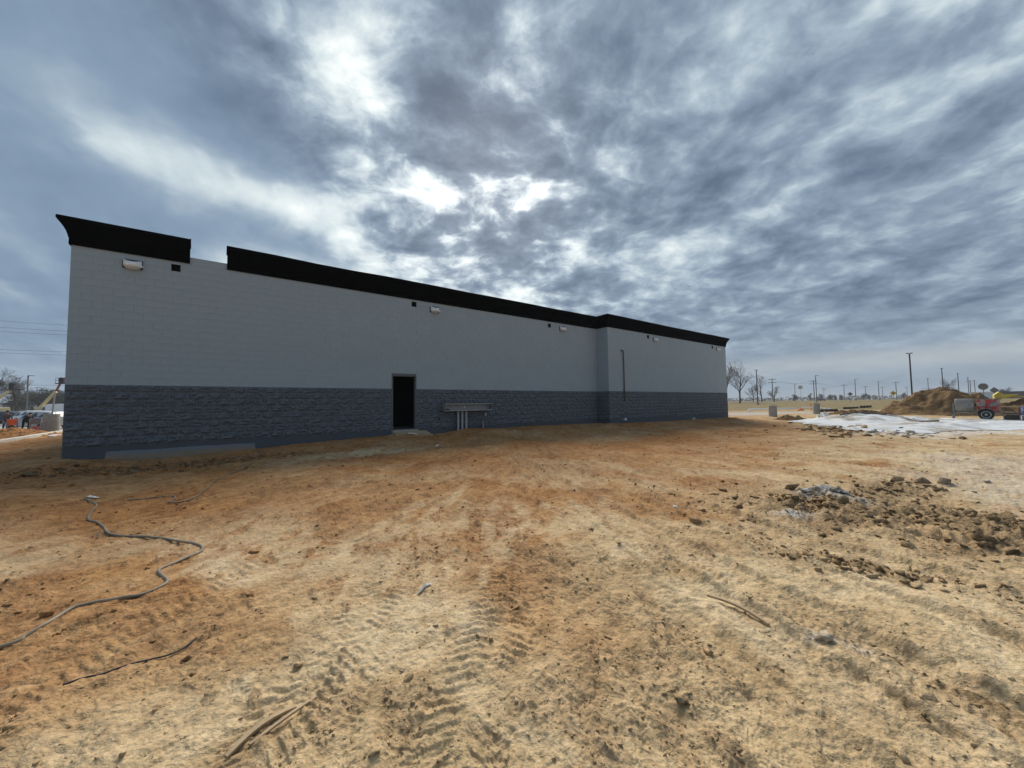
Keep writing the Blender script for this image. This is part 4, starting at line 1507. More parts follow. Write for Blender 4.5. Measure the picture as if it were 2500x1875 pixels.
# ---- plastic sheet
def build_sheet():
    poly = [(18.3, 24.6), (17.5, 22.6), (17.3, 20.6), (17.1, 18.5), (18.9, 17.7), (21.2, 18.7), (23.6, 19.7), (26.0, 19.9), (28.6, 20.9), (31.6, 23.0), (34.2, 25.6),
            (34.5, 28.5), (31.5, 30.6), (28.0, 31.2), (24.5, 29.6), (21.2, 27.6)]
    a = np.array(poly)
    c = a.mean(0)
    ang = np.arctan2(a[:, 1] - c[1], a[:, 0] - c[0]); rad = np.hypot(a[:, 0] - c[0], a[:, 1] - c[1])
    o_ = np.argsort(ang); ang, rad = ang[o_], rad[o_]
    n, k = 180, 60
    th = np.linspace(-math.pi, math.pi, n, endpoint=False)
    R = np.interp(th, np.concatenate([ang - 2 * math.pi, ang, ang + 2 * math.pi]), np.tile(rad, 3))
    R = R * (1 + .10 * perlin(np.cos(th) * 5, np.sin(th) * 5, 5) + .05 * perlin(np.cos(th) * 17, np.sin(th) * 17, 6))
    q = np.linspace(0.01, 1, k)
    X = c[0] + np.outer(q, np.cos(th) * R); Y = c[1] + np.outer(q, np.sin(th) * R)
    x, y = X.ravel(), Y.ravel()
    wr = np.abs(fbm(x * .5 + y * .2, y * .9, 3, 71)) * .12 + np.abs(fbm(x * 1.9 + y * .6, y * .8, 2, 75)) * .045
    hump = .50 * blob(x, y, 22.6, 25.4, 3.0, 2.0, .55) + .14 * blob(x, y, 26.5, 24.6, 2.5, 1.6, .4) + .18 * blob(x, y, 24.8, 21.6, 3, 1.0, .3)
    edge = 1 - np.repeat(q, n) ** 6
    z = ground_z(x, y) * 0 + base_height(x, y) + .03 + .05 * edge + (hump + wr) * (.05 + .95 * edge)
    quads = np.array([(j * n + i, j * n + (i + 1) % n, (j + 1) * n + (i + 1) % n, (j + 1) * n + i) for j in range(k - 1) for i in range(n)])
    me = mesh_np('plastic_sheet', np.stack([x, y, z], 1), quads)
    me.materials.append(M_SHEET)
    me.polygons.foreach_set('use_smooth', np.ones(len(me.polygons), bool))
    o = bpy.data.objects.new('plastic_sheet', me)
    COL.objects.link(o)
    tag(o, 'wide white plastic sheet spread and wrinkled on the ground before the mixer', 'plastic sheet')
    def top(px, py):
        i = np.argmin((x - px) ** 2 + (y - py) ** 2)
        return float(z[i])
    return top


sheet_top = build_sheet()
def sheet_line(name, label, cat, pts, r, material):
    m = MB()
    m.tube([(px, py, sheet_top(px, py) + r + .05) for px, py in pts], r, 8)
    return tag(m.build(name, material, smooth=60), label, cat)


sheet_line('rod', 'long dark rod lying across the raised part of the white sheet', 'rod', [(20.9, 24.6), (22.5, 25.4), (24.2, 25.9), (25.9, 26.2), (27.4, 27.2)], .045, M_DARKPIPE)
sheet_line('drain_pipe', 'black pipe sloping down over the front of the white sheet', 'pipe', [(25.2, 26.0), (24.6, 24.6), (24.0, 23.3), (23.5, 22.2), (23.6, 21.4)], .05, M_CABLE)
crumple('plastic_bag', 'crumpled dusty white bag on rubble at the back of the sheet', 'bag', 25.2, 31.2, 2.0, .9, .55, M_RAG, .5, 15, 11, .05)


# ---- mortar mixer
def build_mixer():
    ex, ey = 30.75, 25.6                      # view-facing placement
    t = thing('mortar_mixer', 'towable mortar mixer with grey crusted drum and worn red engine cover', 'mixer',
              (ex, ey, sheet_top(ex, ey) + .0), math.atan2(-.773, .635))
    # local x: from stand (x=-1) to hitch end (x=+1); local -y faces the camera
    m = MB()
    prof = []
    for k in range(20):
        th = 2 * math.pi * k / 20
        c, s = math.cos(th), math.sin(th)
        e = .62
        prof.append((.42 * math.copysign(abs(c) ** e, c), .98 + .41 * math.copysign(abs(s) ** e, s)))
    rings = []
    for x, sc in ((-.90, .86), (-.885, .95), (-.85, 1.0), (-.1, 1.0), (-.06, .95), (-.05, .86)):
        rings.append([(x, y * sc, .98 + (z - .98) * sc) for y, z in prof])
    m.loft(rings)
    d = m.build('drum', M_CRUST, t, smooth=50)
    m = MB()
    for k in range(6):
        m.box(-.82 + k * .13, -.80 + k * .13, -.30, .30, 1.395, 1.42)
    m.build('bag_grate', M_DARKPIPE, d)
    m = MB()
    m.tube([(-.97, 0, .98), (-.90, 0, .98)], .10, 14); m.tube([(-.05, 0, .98), (.03, 0, .98)], .10, 14)
    m.build('trunnion', M_DARKPIPE, t, smooth=40)
    m = MB()
    for y in (-.34, .34):
        m.box(-1.0, 1.05, y - .04, y + .04, .42, .50)
    m.box(-1.0, -.93, -.30, .30, .42, .50); m.box(.0, .07, -.30, .30, .42, .50)
    m.build('frame', M_CRUST, t)
    for y in (-.32, .32):
        m = MB(); m.box(-1.04, -.93, y - .06, y + .06, 0.0, 1.06); m.box(-1.08, -.89, y - .1, y + .1, 0, .03)
        m.build('stand', M_CRUST, t, bevel=.01)
    m = MB(); m.box(-1.06, -1.0, -.40, -.36, .35, 1.25); m.build('dump_handle', M_DARKPIPE, t)
    m = MB()
    m.prism([(.06, .50), (.06, 1.26), (.12, 1.33), (.98, 1.33), (1.02, 1.27), (1.02, .50)], 'y', -.40, .40)
    e = m.build('engine_cover', M_RED, t, bevel=.03)
    m = MB(); m.box(.05, 1.03, -.42, .42, 1.325, 1.35); m.build('cover_lid', M_CRUST, t, bevel=.01)
    for a, b in ((.14, .42), (.66, .94)):
        m = MB(); m.box(a, b, -.412, -.401, .88, 1.16); o = m.build('panel', M_CRUST, e)
    for x in (.5, .58):
        m = MB(); m.box(x - .012, x + .012, -.43, -.401, .85, 1.0); m.build('latch', M_DARKPIPE, e)
    m = MB(); m.tube([(.3, .2, 1.35), (.3, .2, 1.5)], .03, 10); m.build('exhaust', M_DARKPIPE, t, smooth=40)
    for y in (-.52, .52):
        m = MB()
        m.lathe([(.20, -.09), (.30, -.095), (.335, -.06), (.34, 0), (.335, .06), (.30, .095), (.20, .09)], (0, 0, 0), 'y', 28)
        w = m.build('tyre', M_TYRE, t, smooth=40, loc=(.42, y, .34))
        m = MB(); m.lathe([(0, -.09), (.05, -.10), (.07, -.08), (.16, -.075), (.20, -.105), (.22, -.09), (.22, .09), (.2, .1), (0, .09)], (0, 0, 0), 'y', 24)
        m.build('rim', M_RIM, w, smooth=40)
        m = MB()
        arc = [(.42 + .43 * math.cos(a), .34 + .43 * math.sin(a)) for a in np.linspace(R_(8), R_(172), 14)]
        arc2 = [(.42 + .40 * math.cos(a), .34 + .40 * math.sin(a)) for a in np.linspace(R_(172), R_(8), 14)]
        m.prism(arc + arc2, 'y', y - .12, y + .12)
        m.build('fender', M_CRUST, t, smooth=50)
    m = MB(); m.tube([(.42, -.5, .34), (.42, .5, .34)], .035, 10); m.build('axle', M_DARKPIPE, t)
    m = MB(); m.tube([(1.0, 0, .45), (1.7, 0, .40), (1.95, 0, .36)], .045, 8); m.build('tow_bar', M_DARKPIPE, t, smooth=40)
    m = MB(); m.tube([(1.75, 0, -.05), (1.75, 0, .40)], .03, 8); m.build('jack_leg', M_DARKPIPE, t)


build_mixer()

bx, by = 34.9, 26.1
t = thing('plastic_drum', 'blue plastic drum at the right edge of the picture', 'drum', (bx, by, sheet_top(bx, by)))
m = MB()
m.lathe([(0, .0), (.27, .0), (.285, .03), (.285, .30), (.30, .32), (.30, .36), (.285, .38), (.285, .62), (.30, .64), (.30, .68), (.285, .70), (.285, .93), (.27, .97), (.25, .975), (.245, .955), (0, .955)], n=32)
m.build('barrel', M_BLUE, t, smooth=40)
for x in (-.12, .12):
    m = MB(); m.lathe([(.035, .956), (.035, .975), (0, .977)], (x, 0, 0), n=12); m.build('bung', M_TRIM, t, smooth=40)
bx, by = 33.75, 26.1
t = thing('work_stand', 'low steel stand with plank shelves and dark box beside the blue drum', 'stand', (bx, by, sheet_top(bx, by)), -.85)
for x in (-.33, .33):
    for y in (-.2, .2):
        m = MB(); m.tube([(x, y, 0), (x, y, .92)], .02, 8); m.build('leg', M_DARKPIPE, t)
for z, w in ((.92, .42), (.55, .26)):
    m = MB(); m.box(-.42, .36 if z > .8 else .1, -.22, -.22 + w, z, z + .045); m.build('plank', M_WOOD, t)
m = MB(); m.prism([(-.34, .06), (-.34, .30), (-.26, .40), (.30, .40), (.34, .32), (.34, .06)], 'y', -.2, .2); m.build('tool_box', M_TRIM, t, bevel=.02)
m = MB(); m.tube([(-.9, -.5, .06), (-.55, -.4, .10), (-.3, -.42, .05), (.2, -.5, .07), (.7, -.4, .05), (1.1, -.5, .06)], .05, 8)
tag(m.build('fabric_roll', M_CABLE, None, smooth=60, loc=(33.2, 25.3, sheet_top(33.2, 25.3))), 'black rolled fabric on the sheet in front of the blue drum', 'fabric roll')

# boards and yellow steel on the heaps
plank('board', 'white board lying on top of the large dirt mound', 'board', (41.1, 38.6, 1.95), (42.6, 36.9, 1.78), .16, .05, M_WHITE, z0=1.9)
t = thing('steel_bucket', 'yellow steel machine bucket on the dirt bank at right', 'bucket', (45.7, 36.0, .86), -.8)
m = MB(); m.prism([(-.45, .0), (-.45, .36), (-.15, .62), (.02, .48), (.1, .36), (.9, .36), (.9, .30), (.2, .02), (.1, 0)], 'y', -.6, .6); m.build('shell', M_YELLOW, t, bevel=.02)
for y in (-.5, -.17, .17, .5):
    m = MB(); m.box(.88, 1.05, y - .05, y + .05, .30, .36); m.build('tooth', M_GALV, t)
plank('steel_beam', 'pale yellow steel beam lying along the dirt bank at right', 'beam', (46.0, 36.3, .92), (48.9, 33.8, .98), .16, .13, M_YELLOW, z0=.8)


# ---- concrete piers of the site lights
def pier(x, y, r, h, label, post=False, grp='concrete pole piers'):
    t = thing('concrete_pier', label, 'pier', (x, y, ground_z(x, y)), random.uniform(0, 3), grp)
    m = MB()
    m.lathe([(r * 1.0, -.25), (r * 1.0, .0), (r * 1.005, h * .5), (r * 1.0, h - .04), (r * .96, h), (0, h)], n=32)
    m.build('shaft', M_CONC, t, smooth=40)
    for k in range(4):
        a = k * math.pi / 2 + .4
        m = MB(); m.tube([(r * .45 * math.cos(a), r * .45 * math.sin(a), h - .01), (r * .45 * math.cos(a), r * .45 * math.sin(a), h + .12)], .014, 6)
        m.build('anchor_bolt', M_DARKPIPE, t)
    if post:
        m = MB(); m.tube([(0.02, 0, h), (.10, .02, h + 1.45)], .05, 10); m.build('conduit_stub', M_CONDUIT, t, smooth=40)
    return t


pier(-34.0, 28.45, .42, 1.32, 'concrete pier with pale upright conduit left of the building', True)
pier(25.65, 38.0, .36, 1.10, 'thick round concrete pier nearest the far building corner')
pier(33.2, 42.1, .32, 1.18, 'slimmer round concrete pier right of the thick one')

# ---- kerb beyond the near corner
def kerb():
    pts = [(-20.5, 13.2), (-25.3, 19.1), (-30.75, 26.2), (-33.4, 29.6)]
    m = MB()
    rings = []
    for i, p in enumerate(pts):
        a, b = np.array(pts[max(0, i - 1)]), np.array(pts[min(len(pts) - 1, i + 1)])
        d = (b - a) / np.linalg.norm(b - a); n = np.array([-d[1], d[0]])
        z = base_height(np.array([p[0]]), np.array([p[1]]))[0]
        rings.append([(p[0] - n[0] * .09, p[1] - n[1] * .09, z - .3), (p[0] + n[0] * .09, p[1] + n[1] * .09, z - .3),
                      (p[0] + n[0] * .08, p[1] + n[1] * .08, z + .17), (p[0] - n[0] * .06, p[1] - n[1] * .06, z + .17), (p[0] - n[0] * .085, p[1] - n[1] * .085, z + .14)])
    m.loft(rings)
    M_KERB = mat('fresh_kerb_concrete', (0.58, 0.57, 0.53), 0.85, 0.1, 3.0)
    tag(m.build('kerb', M_KERB), kind='structure')


kerb()


# ---- vehicles
def ring_xyz(x, hw, zb, zt, hw_t=None, r=.08):
    hw_t = hw if hw_t is None else hw_t
    return [(x, -hw, zb + r), (x, -hw + r, zb), (x, hw - r, zb), (x, hw, zb + r), (x, hw, zt - r * 1.6), (x, hw_t - r, zt), (x, -hw_t + r, zt), (x, -hw, zt - r * 1.6)]


def make_car(name, label, paint, loc, rz, L=4.5, W=1.80, kind='hatch', group=None):
    t = thing(name, label, 'van' if kind == 'van' else 'car', loc, rz, group)
    hw = W / 2
    m = MB()
    if kind == 'van':
        H = 2.25
        st = [(-.5, .86, .42, 1.0), (-.495, .95, .36, 1.15), (-.44, 1, .33, 1.25), (.30, 1, .33, 1.25), (.42, .98, .33, 1.20), (.485, .90, .36, 1.05), (.5, .80, .42, .95)]
    elif kind == 'sedan':
        H = 1.45
        st = [(-.5, .80, .45, .85), (-.49, .92, .34, .93), (-.42, 1, .28, .97), (-.1, 1, .24, .98), (.18, 1, .24, .95), (.40, .97, .26, .84), (.47, .90, .30, .74), (.5, .76, .40, .66)]
    else:
        H = 1.58
        st = [(-.5, .82, .42, .98), (-.49, .93, .34, 1.05), (-.43, 1, .28, 1.06), (-.1, 1, .24, 1.04), (.16, 1, .24, 1.0), (.38, .97, .26, .90), (.47, .90, .30, .76), (.5, .76, .40, .66)]
    m.loft([ring_xyz(x * L, hw * w, zb, zt) for x, w, zb, zt in st])
    m.build('body', paint, t, smooth=35)
    # greenhouse
    if kind == 'van':
        cab = [(-.485, .93, 1.0, .90, 2.20), (-.40, .97, 1.1, .92, H), (.18, .97, 1.1, .92, H), (.27, .96, 1.1, .86, 2.10), (.43, .90, 1.05, .70, 1.22)]
    elif kind == 'sedan':
        cab = [(-.40, .88, .80, .74, .98), (-.24, .92, .85, .72, 1.38), (-.05, .93, .85, .73, H), (.06, .93, .85, .72, 1.41), (.22, .90, .85, .66, .97)]
    else:
        cab = [(-.485, .88, .85, .78, 1.10), (-.40, .92, .9, .76, 1.50), (-.15, .94, .9, .76, H), (.02, .94, .9, .75, 1.54), (.12, .92, .9, .72, 1.34), (.27, .88, .85, .64, .98)]
    m = MB()
    m.loft([[(x * L, -hw * w, zb), (x * L, hw * w, zb), (x * L, hw * wt, zt - .03), (x * L, hw * wt - .08, zt), (x * L, -hw * wt + .08, zt), (x * L, -hw * wt, zt - .03)] for x, w, zb, wt, zt in cab])
    c = m.build('cabin', paint, t, smooth=35)
    # side glass follows the cabin sections
    def pt(x, s, f, out=.012):
        xs = [q[0] for q in cab]
        w = np.interp(x, xs, [q[1] for q in cab]); zb = np.interp(x, xs, [q[2] for q in cab])
        wt = np.interp(x, xs, [q[3] for q in cab]); zt = np.interp(x, xs, [q[4] for q in cab]) - .03
        z = zb + (zt - zb) * f
        ww = w + (wt - w) * f
        return (x * L, s * (hw * ww + out), z)
    wins = {'van': [(.22, .27, .38)], 'sedan': [(-.22, -.20, -.045), (-.03, .04, .145)], 'hatch': [(-.39, -.33, -.20), (-.185, -.17, -.015), (0.0, .06, .17)]}[kind]
    f0 = {'van': .28, 'sedan': .32, 'hatch': .30}[kind]
    for s in (-1, 1):
        for (a, b, d) in wins:
            m = MB()
            q = [pt(a, s, f0), pt(d, s, f0), pt(b + (d - b) * .18, s, .86), pt(min(a + .02, b), s, .86)]
            m.add(q, [(0, 1, 2, 3)])
            w = m.build('side_window', M_GLASS, t)
            sd = w.modifiers.new('thick', 'SOLIDIFY'); sd.thickness = .01; sd.offset = 0
    def screen(i0, i1, nm):
        a, b = cab[i0], cab[i1]
        m = MB()
        o = .015 if a[0] > 0 or nm == 'windscreen' else -.015
        q = []
        for sec, fz in ((a, .12), (b, .88)):
            x = a[0] + (b[0] - a[0]) * fz; z = a[4] + (b[4] - a[4]) * fz + .008; w = (a[3] + (b[3] - a[3]) * fz) * hw - .07
            q.append([(x * L + o, -w, z), (x * L + o, w, z)])
        m.add([q[0][0], q[0][1], q[1][1], q[1][0]], [(0, 1, 2, 3)])
        w = m.build(nm, M_GLASS, t)
        sd = w.modifiers.new('thick', 'SOLIDIFY'); sd.thickness = .01; sd.offset = 0
    screen(len(cab) - 1, len(cab) - 2, 'windscreen')
    if kind != 'van':
        screen(0, 1, 'rear_window')
    wr = .33 if kind != 'van' else .36
    for x in (-.30 * L, .315 * L):
        for s in (-1, 1):
            m = MB()
            m.lathe([(.2, -.1), (wr * .9, -.105), (wr, -.06), (wr, .06), (wr * .9, .105), (.2, .1)], (0, 0, 0), 'y', 22)
            w = m.build('wheel', M_TYRE, t, smooth=40, loc=(x, s * (hw - .075), wr))
            m = MB(); m.lathe([(0, -.04), (.2, -.06), (.215, -.085), (.215, .085), (.2, .06), (0, .04)], (0, 0, 0), 'y', 20); m.build('rim', M_RIM, w, smooth=40)
    for s in (-1, 1):
        m = MB(); m.cbox((L * .485, s * hw * .66, .70 if kind != 'van' else .92), (.10, .34, .13)); m.build('headlight', M_LAMP, t, bevel=.02)
        m = MB(); m.cbox((-L * .495, s * hw * .74, .88 if kind != 'van' else 1.1), (.06, .22, .16 if kind != 'van' else .4)); m.build('tail_light', M_REDLAMP, t, bevel=.02)
        m = MB(); m.cbox((L * .17 if kind != 'van' else L * .36, s * (hw + .09), 1.02 if kind != 'van' else 1.35), (.10, .18, .13)); m.build('mirror', paint, t, bevel=.03)
    m = MB(); m.cbox((L * .497, 0, .47), (.05, W * .72, .22 if kind != 'van' else .45)); m.build('grille', M_TRIM, t, bevel=.01)
    return t


gz = lambda x, y: ground_z(x, y)
make_car('parked_car', 'silver hatchback parked behind the concrete pier left of the building', M_SILVER, (-41.2, 33.6, gz(-41.2, 33.6)), R_(176), 4.6, 1.82, 'hatch')
make_car('parked_car', 'white car parked behind the silver hatchback', M_WHITECAR, (-52.6, 42.0, gz(-52.6, 42)), R_(172), 4.6, 1.82, 'hatch')
make_car('parked_van', 'white van parked behind the silver hatchback near the building corner', M_WHITECAR, (-53.0, 45.5, gz(-53, 45.5)), R_(176), 5.2, 1.95, 'van')
make_car('parked_car', 'dark sedan parked behind the workers', M_BLACKCAR, (-60.5, 46.0, gz(-60.5, 46)), R_(184), 4.7, 1.85, 'sedan')
make_car('driving_car', 'black sedan on the far road right of the building', M_BLACKCAR, (150.5, 188.0, gz(150.5, 188) + .02), R_(20), 4.8, 1.85, 'sedan')
make_car('parked_van', 'white van standing behind the large dirt mound', M_WHITECAR, (140.0, 119.0, gz(140, 119)), R_(-35), 5.6, 2.0, 'van')
make_car('parked_van', 'white van with black grille right of the dirt mound top', M_WHITECAR, (145.6, 117.5, gz(145.6, 117.5)), R_(-35), 5.6, 2.0, 'van')


# ---- boom lifts
def boom_lift(label, base, rz, segs, basket, group):
    t = thing('boom_lift', label, 'boom lift', base, rz, group)
    m = MB()
    m.box(-1.5, 1.5, -1.1, 1.1, .45, .95)
    m.build('chassis', M_CREAM, t, bevel=.06)
    m = MB(); m.box(-1.2, 1.5, -.9, .9, .97, 1.75); m.build('turret', M_CREAM, t, bevel=.12)
    for x in (-1.1, 1.1):
        for y in (-1.05, 1.05):
            m = MB(); m.lathe([(.2, -.17), (.46, -.18), (.5, -.1), (.5, .1), (.46, .18), (.2, .17)], (0, 0, 0), 'y', 20); w = m.build('wheel', M_TYRE, t, smooth=40, loc=(x, y, .5))
            m = MB(); m.lathe([(0, -.1), (.22, -.12), (.22, .12), (0, .1)], (0, 0, 0), 'y', 16); m.build('rim', M_CREAM, w, smooth=40)
    for (p, q, wd, material, nm) in segs:
        a, b = Vector(p), Vector(q)
        d = (b - a).normalized()
        M = d.to_track_quat('X', 'Z').to_matrix().to_4x4(); M.translation = a
        m = MB(); m.box(0, (b - a).length, -wd / 2, wd / 2, -wd * .6, wd * .6, M=M); m.build(nm, material, t)
    # basket
    x, y, z = basket
    g = MB()
    for zz in (0.0, .55, 1.05):
        for s in (-.45, .45):
            g.tube([(x - 1.2, y + s, z + zz), (x + 1.2, y + s, z + zz)], .035, 6)
        for e in (-1.2, 1.2):
            g.tube([(x + e, y - .45, z + zz), (x + e, y + .45, z + zz)], .035, 6)
    for e in (-1.2, -.4, .4, 1.2):
        for s in (-.45, .45):
            g.tube([(x + e, y + s, z), (x + e, y + s, z + 1.05)], .03, 6)
    g.build('basket_rail', M_REDJIB if 'red' in label else M_GPOLE, t)
    m = MB(); m.box(x - 1.25, x + 1.25, y - .5, y + .5, z - .14, z - .02); m.build('platform', M_TRIM, t)
    m = MB(); m.prism([(x - .55, z), (x - .62, z + .9), (x - .35, z + 1.15), (x + .25, z + 1.12), (x + .18, z + .5), (x + .3, z)], 'y', y - .5, y - .1); m.build('control_box', M_TRIM, t, bevel=.04)
    return t


g0 = gz(-95, 75)
boom_lift('boom lift with cream boom folded left and dark empty basket', (-96.5, 72, gz(-96.5, 72)), 0,
          [((-3.0, 0, 1.2 - g0), (-3.0 + .2, 0, 1.3 - g0), .3, M_CREAM, 'knuckle'), ((-1.0, 0, 1.3), (-3.0, 0, 1.3 - g0), .34, M_CREAM, 'lower_boom'), ((-2.9, -.1, 1.3 - g0), (2.6, -.1, 4.75 - g0), .34, M_CREAM, 'upper_boom')],
          (3.3, 0, 5.0 - g0), 'boom lifts behind the building')
boom_lift('boom lift with raised cream boom, red jib and red basket beside the wall corner', (-94.6, 78, gz(-94.6, 78)), 0,
          [((-.9, 0, 1.3), (-1.15, 0, 1.25 - g0), .34, M_CREAM, 'lower_boom'), ((-1.25, -.1, 1.2 - g0), (2.1, -.1, 4.7 - g0), .36, M_CREAM, 'upper_boom'),
           ((2.1, -.1, 4.8 - g0), (2.85, -.1, 6.2 - g0), .22, M_REDJIB, 'jib')],
          (3.55, 0, 6.4 - g0), 'boom lifts behind the building')


# ---- people
def person(label, loc, rz, joints, bones, mats, radii):
    names = list(joints)
    me = bpy.data.meshes.new('person')
    me.from_pydata([joints[n] for n in names], [(names.index(a), names.index(b)) for a, b, _ in bones], [])
    o = bpy.data.objects.new('person', me)
    COL.objects.link(o)
    sk = o.modifiers.new('skin', 'SKIN')
    lay = me.skin_vertices[0].data
    for i, n in enumerate(names):
        r = radii[n]
        lay[i].radius = r if isinstance(r, tuple) else (r, r)
        lay[i].use_root = (n == 'pelvis')
    sub = o.modifiers.new('sub', 'SUBSURF'); sub.levels = 2; sub.render_levels = 2
    dg = bpy.context.evaluated_depsgraph_get()
    ev = o.evaluated_get(dg)
    nm = bpy.data.meshes.new_from_object(ev)
    o.modifiers.clear()
    o.data = nm
    nm.materials.clear()
    for mm in mats: nm.materials.append(mm)
    seg = [(Vector(joints[a]), Vector(joints[b]), k) for a, b, k in bones]
    for p in nm.polygons:
        best = None
        for a, b, k in seg:
            ab = b - a
            tt = max(0, min(1, (p.center - a).dot(ab) / ab.length_squared))
            d = (p.center - a - ab * tt).length
            if best is None or d < best[0]: best = (d, k)
        p.material_index = best[1]
        p.use_smooth = True
    # hair / cap
    o.location = loc
    o.rotation_euler = (0, 0, rz)
    tag(o, label, 'person')
    h = Vector(joints['head'])
    m = MB()
    rings = []
    for j in range(5):
        ph = R_(5 + 80 * j / 4)
        rings.append([(h.x + .112 * math.cos(ph) * math.cos(a), h.y + .122 * math.cos(ph) * math.sin(a), h.z + .02 + .13 * math.sin(ph)) for a in np.linspace(0, 2 * math.pi, 14, endpoint=False)])
    m.loft(rings)
    m.prism([(h.x - .09, h.y - .11), (h.x + .09, h.y - .11), (h.x + .07, h.y - .20), (h.x - .07, h.y - .20)], 'z', h.z + .02, h.z + .035)
    m.build('cap', M_BLACKCLOTH, o, smooth=50)
    return o


# stooping worker in jeans: mats 0 skin, 1 top, 2 trousers, 3 boots
RAD = dict(pelvis=(.17, .13), waist=(.15, .12), chest=(.18, .13), neck=(.06, .06), chin=(.075, .085), head=(.09, .105), lsh=.075, rsh=.075, lel=.052, rel=.052, lwr=.036, rwr=.036,
           lha=(.045, .025), rha=(.045, .025), lhip=.10, rhip=.10, lkn=.07, rkn=.07, lan=.05, ran=.05, lto=.045, rto=.045, lf1=.010, lf2=.009, rf1=.010, rf2=.009)
BON = [('pelvis', 'waist', 1), ('waist', 'chest', 1), ('chest', 'neck', 1), ('neck', 'chin', 0), ('chin', 'head', 0), ('chest', 'lsh', 1), ('chest', 'rsh', 1), ('lsh', 'lel', 1), ('rsh', 'rel', 1),
       ('lel', 'lwr', 1), ('rel', 'rwr', 1), ('lwr', 'lha', 0), ('rwr', 'rha', 0), ('pelvis', 'lhip', 2), ('pelvis', 'rhip', 2), ('lhip', 'lkn', 2), ('rhip', 'rkn', 2), ('lkn', 'lan', 2), ('rkn', 'ran', 2),
       ('lan', 'lto', 3), ('ran', 'rto', 3), ('lha', 'lf1', 0), ('lha', 'lf2', 0), ('rha', 'rf1', 0), ('rha', 'rf2', 0)]


def pose(lean, head_dy, arm):
    # figure faces -y; lean tips the trunk forward
    J = {'pelvis': (0, 0, .93)}
    c, s = math.cos(lean), math.sin(lean)
    def tr(dy, dz): return (0, -s * dz + c * dy, .93 + c * dz + s * dy * 0)
    J['waist'] = tr(0, .20); J['chest'] = tr(0, .42); J['neck'] = tr(0, .56)
    J['chin'] = (0, J['neck'][1] - .02 + head_dy * .4, J['neck'][2] + .075); J['head'] = (0, J['neck'][1] - .03 + head_dy, J['neck'][2] + .16)
    for k, q in (('l', 1), ('r', -1)):
        y, z = J['chest'][1], J['chest'][2]
        J[k + 'sh'] = (q * .19, y - s * .06, z + .05)
        J[k + 'el'] = (q * .25, J[k + 'sh'][1] + arm[0], J[k + 'sh'][2] + arm[1])
        J[k + 'wr'] = (q * .20, J[k + 'el'][1] + arm[2], J[k + 'el'][2] + arm[3])
        J[k + 'ha'] = (q * .19, J[k + 'wr'][1] + arm[2] * .35, J[k + 'wr'][2] + arm[3] * .35)
        for n, off in (('f1', .02), ('f2', -.02)):
            J[k + n] = (q * .19 + off, J[k + 'ha'][1] + arm[2] * .4 - .02, J[k + 'ha'][2] + arm[3] * .4)
        J[k + 'hip'] = (q * .10, 0, .88)
        J[k + 'kn'] = (q * .13, -.06 - .04 * q, .48); J[k + 'an'] = (q * .15, .02 - .05 * q, .09); J[k + 'to'] = (q * .17, -.14 - .05 * q, .05)
    return J


person('stooping worker in blue jeans and grey patterned shirt beside the kerb', (-41.6, 31.7, gz(-41.6, 31.7) - .01), R_(60), pose(.45, -.03, (-.08, -.28, -.12, -.22)), BON,
       [M_SKIN, M_SHIRT, M_JEANS, M_BOOT], RAD)
person('worker in black bent far forward left of the silver hatchback', (-39.9, 31.6, gz(-39.9, 31.6) - .01), R_(75), pose(1.05, -.06, (-.10, -.28, -.10, -.24)), BON,
       [M_SKIN, M_BLACKCLOTH, M_BLACKCLOTH, M_BOOT], RAD)


def barricade(label, x, y, rz, panel):
    t = thing('barricade', label, 'barricade', (x, y, gz(x, y)), rz, 'barricades by the kerb')
    for s in (-.26, .26):
        m = MB(); m.tube([(s, -.22, 0), (s, 0, 1.0)], .03, 8); m.tube([(s, .22, 0), (s, 0, 1.0)], .03, 8); m.build('leg_frame', M_GPOLE, t)
    m = MB(); m.box(-.29, .29, -.05, -.02, .50, .98); m.build('panel', panel, t, bevel=.02)
    m = MB(); m.box(-.28, .28, -.16, -.13, .2, .28); m.build('rail', M_GPOLE, t)


barricade('grey barricade with bright orange panel between the two workers', -40.2, 31.0, R_(40), M_ORANGE)
barricade('plain grey barricade left of the concrete pier', -36.6, 29.6, R_(40), M_GPOLE)
t = thing('bucket', 'red bucket on the ground behind the plain barricade', 'bucket', (-38.3, 31.0, gz(-38.3, 31.0)))
m = MB(); m.lathe([(0, 0), (.14, 0), (.17, .36), (.18, .37), (.165, .37), (.13, .02), (0, .02)], n=20); m.build('pail', mat('red_pail', (.55, .06, .06), .5), t, smooth=40)
m = MB(); m.tube([(.17 * math.cos(a), 0, .36 + .17 * math.sin(a)) for a in np.linspace(0, math.pi, 12)], .006, 6); m.build('handle', M_GALV, t)


# ---- pipes, forms, orange netting beyond the pad
def pipe_line(name, label, pts, r, material, grp=None):
    m = MB(); m.tube(pts, r, 10)
    return tag(m.build(name, material, None, smooth=50), label, 'pipe', grp)


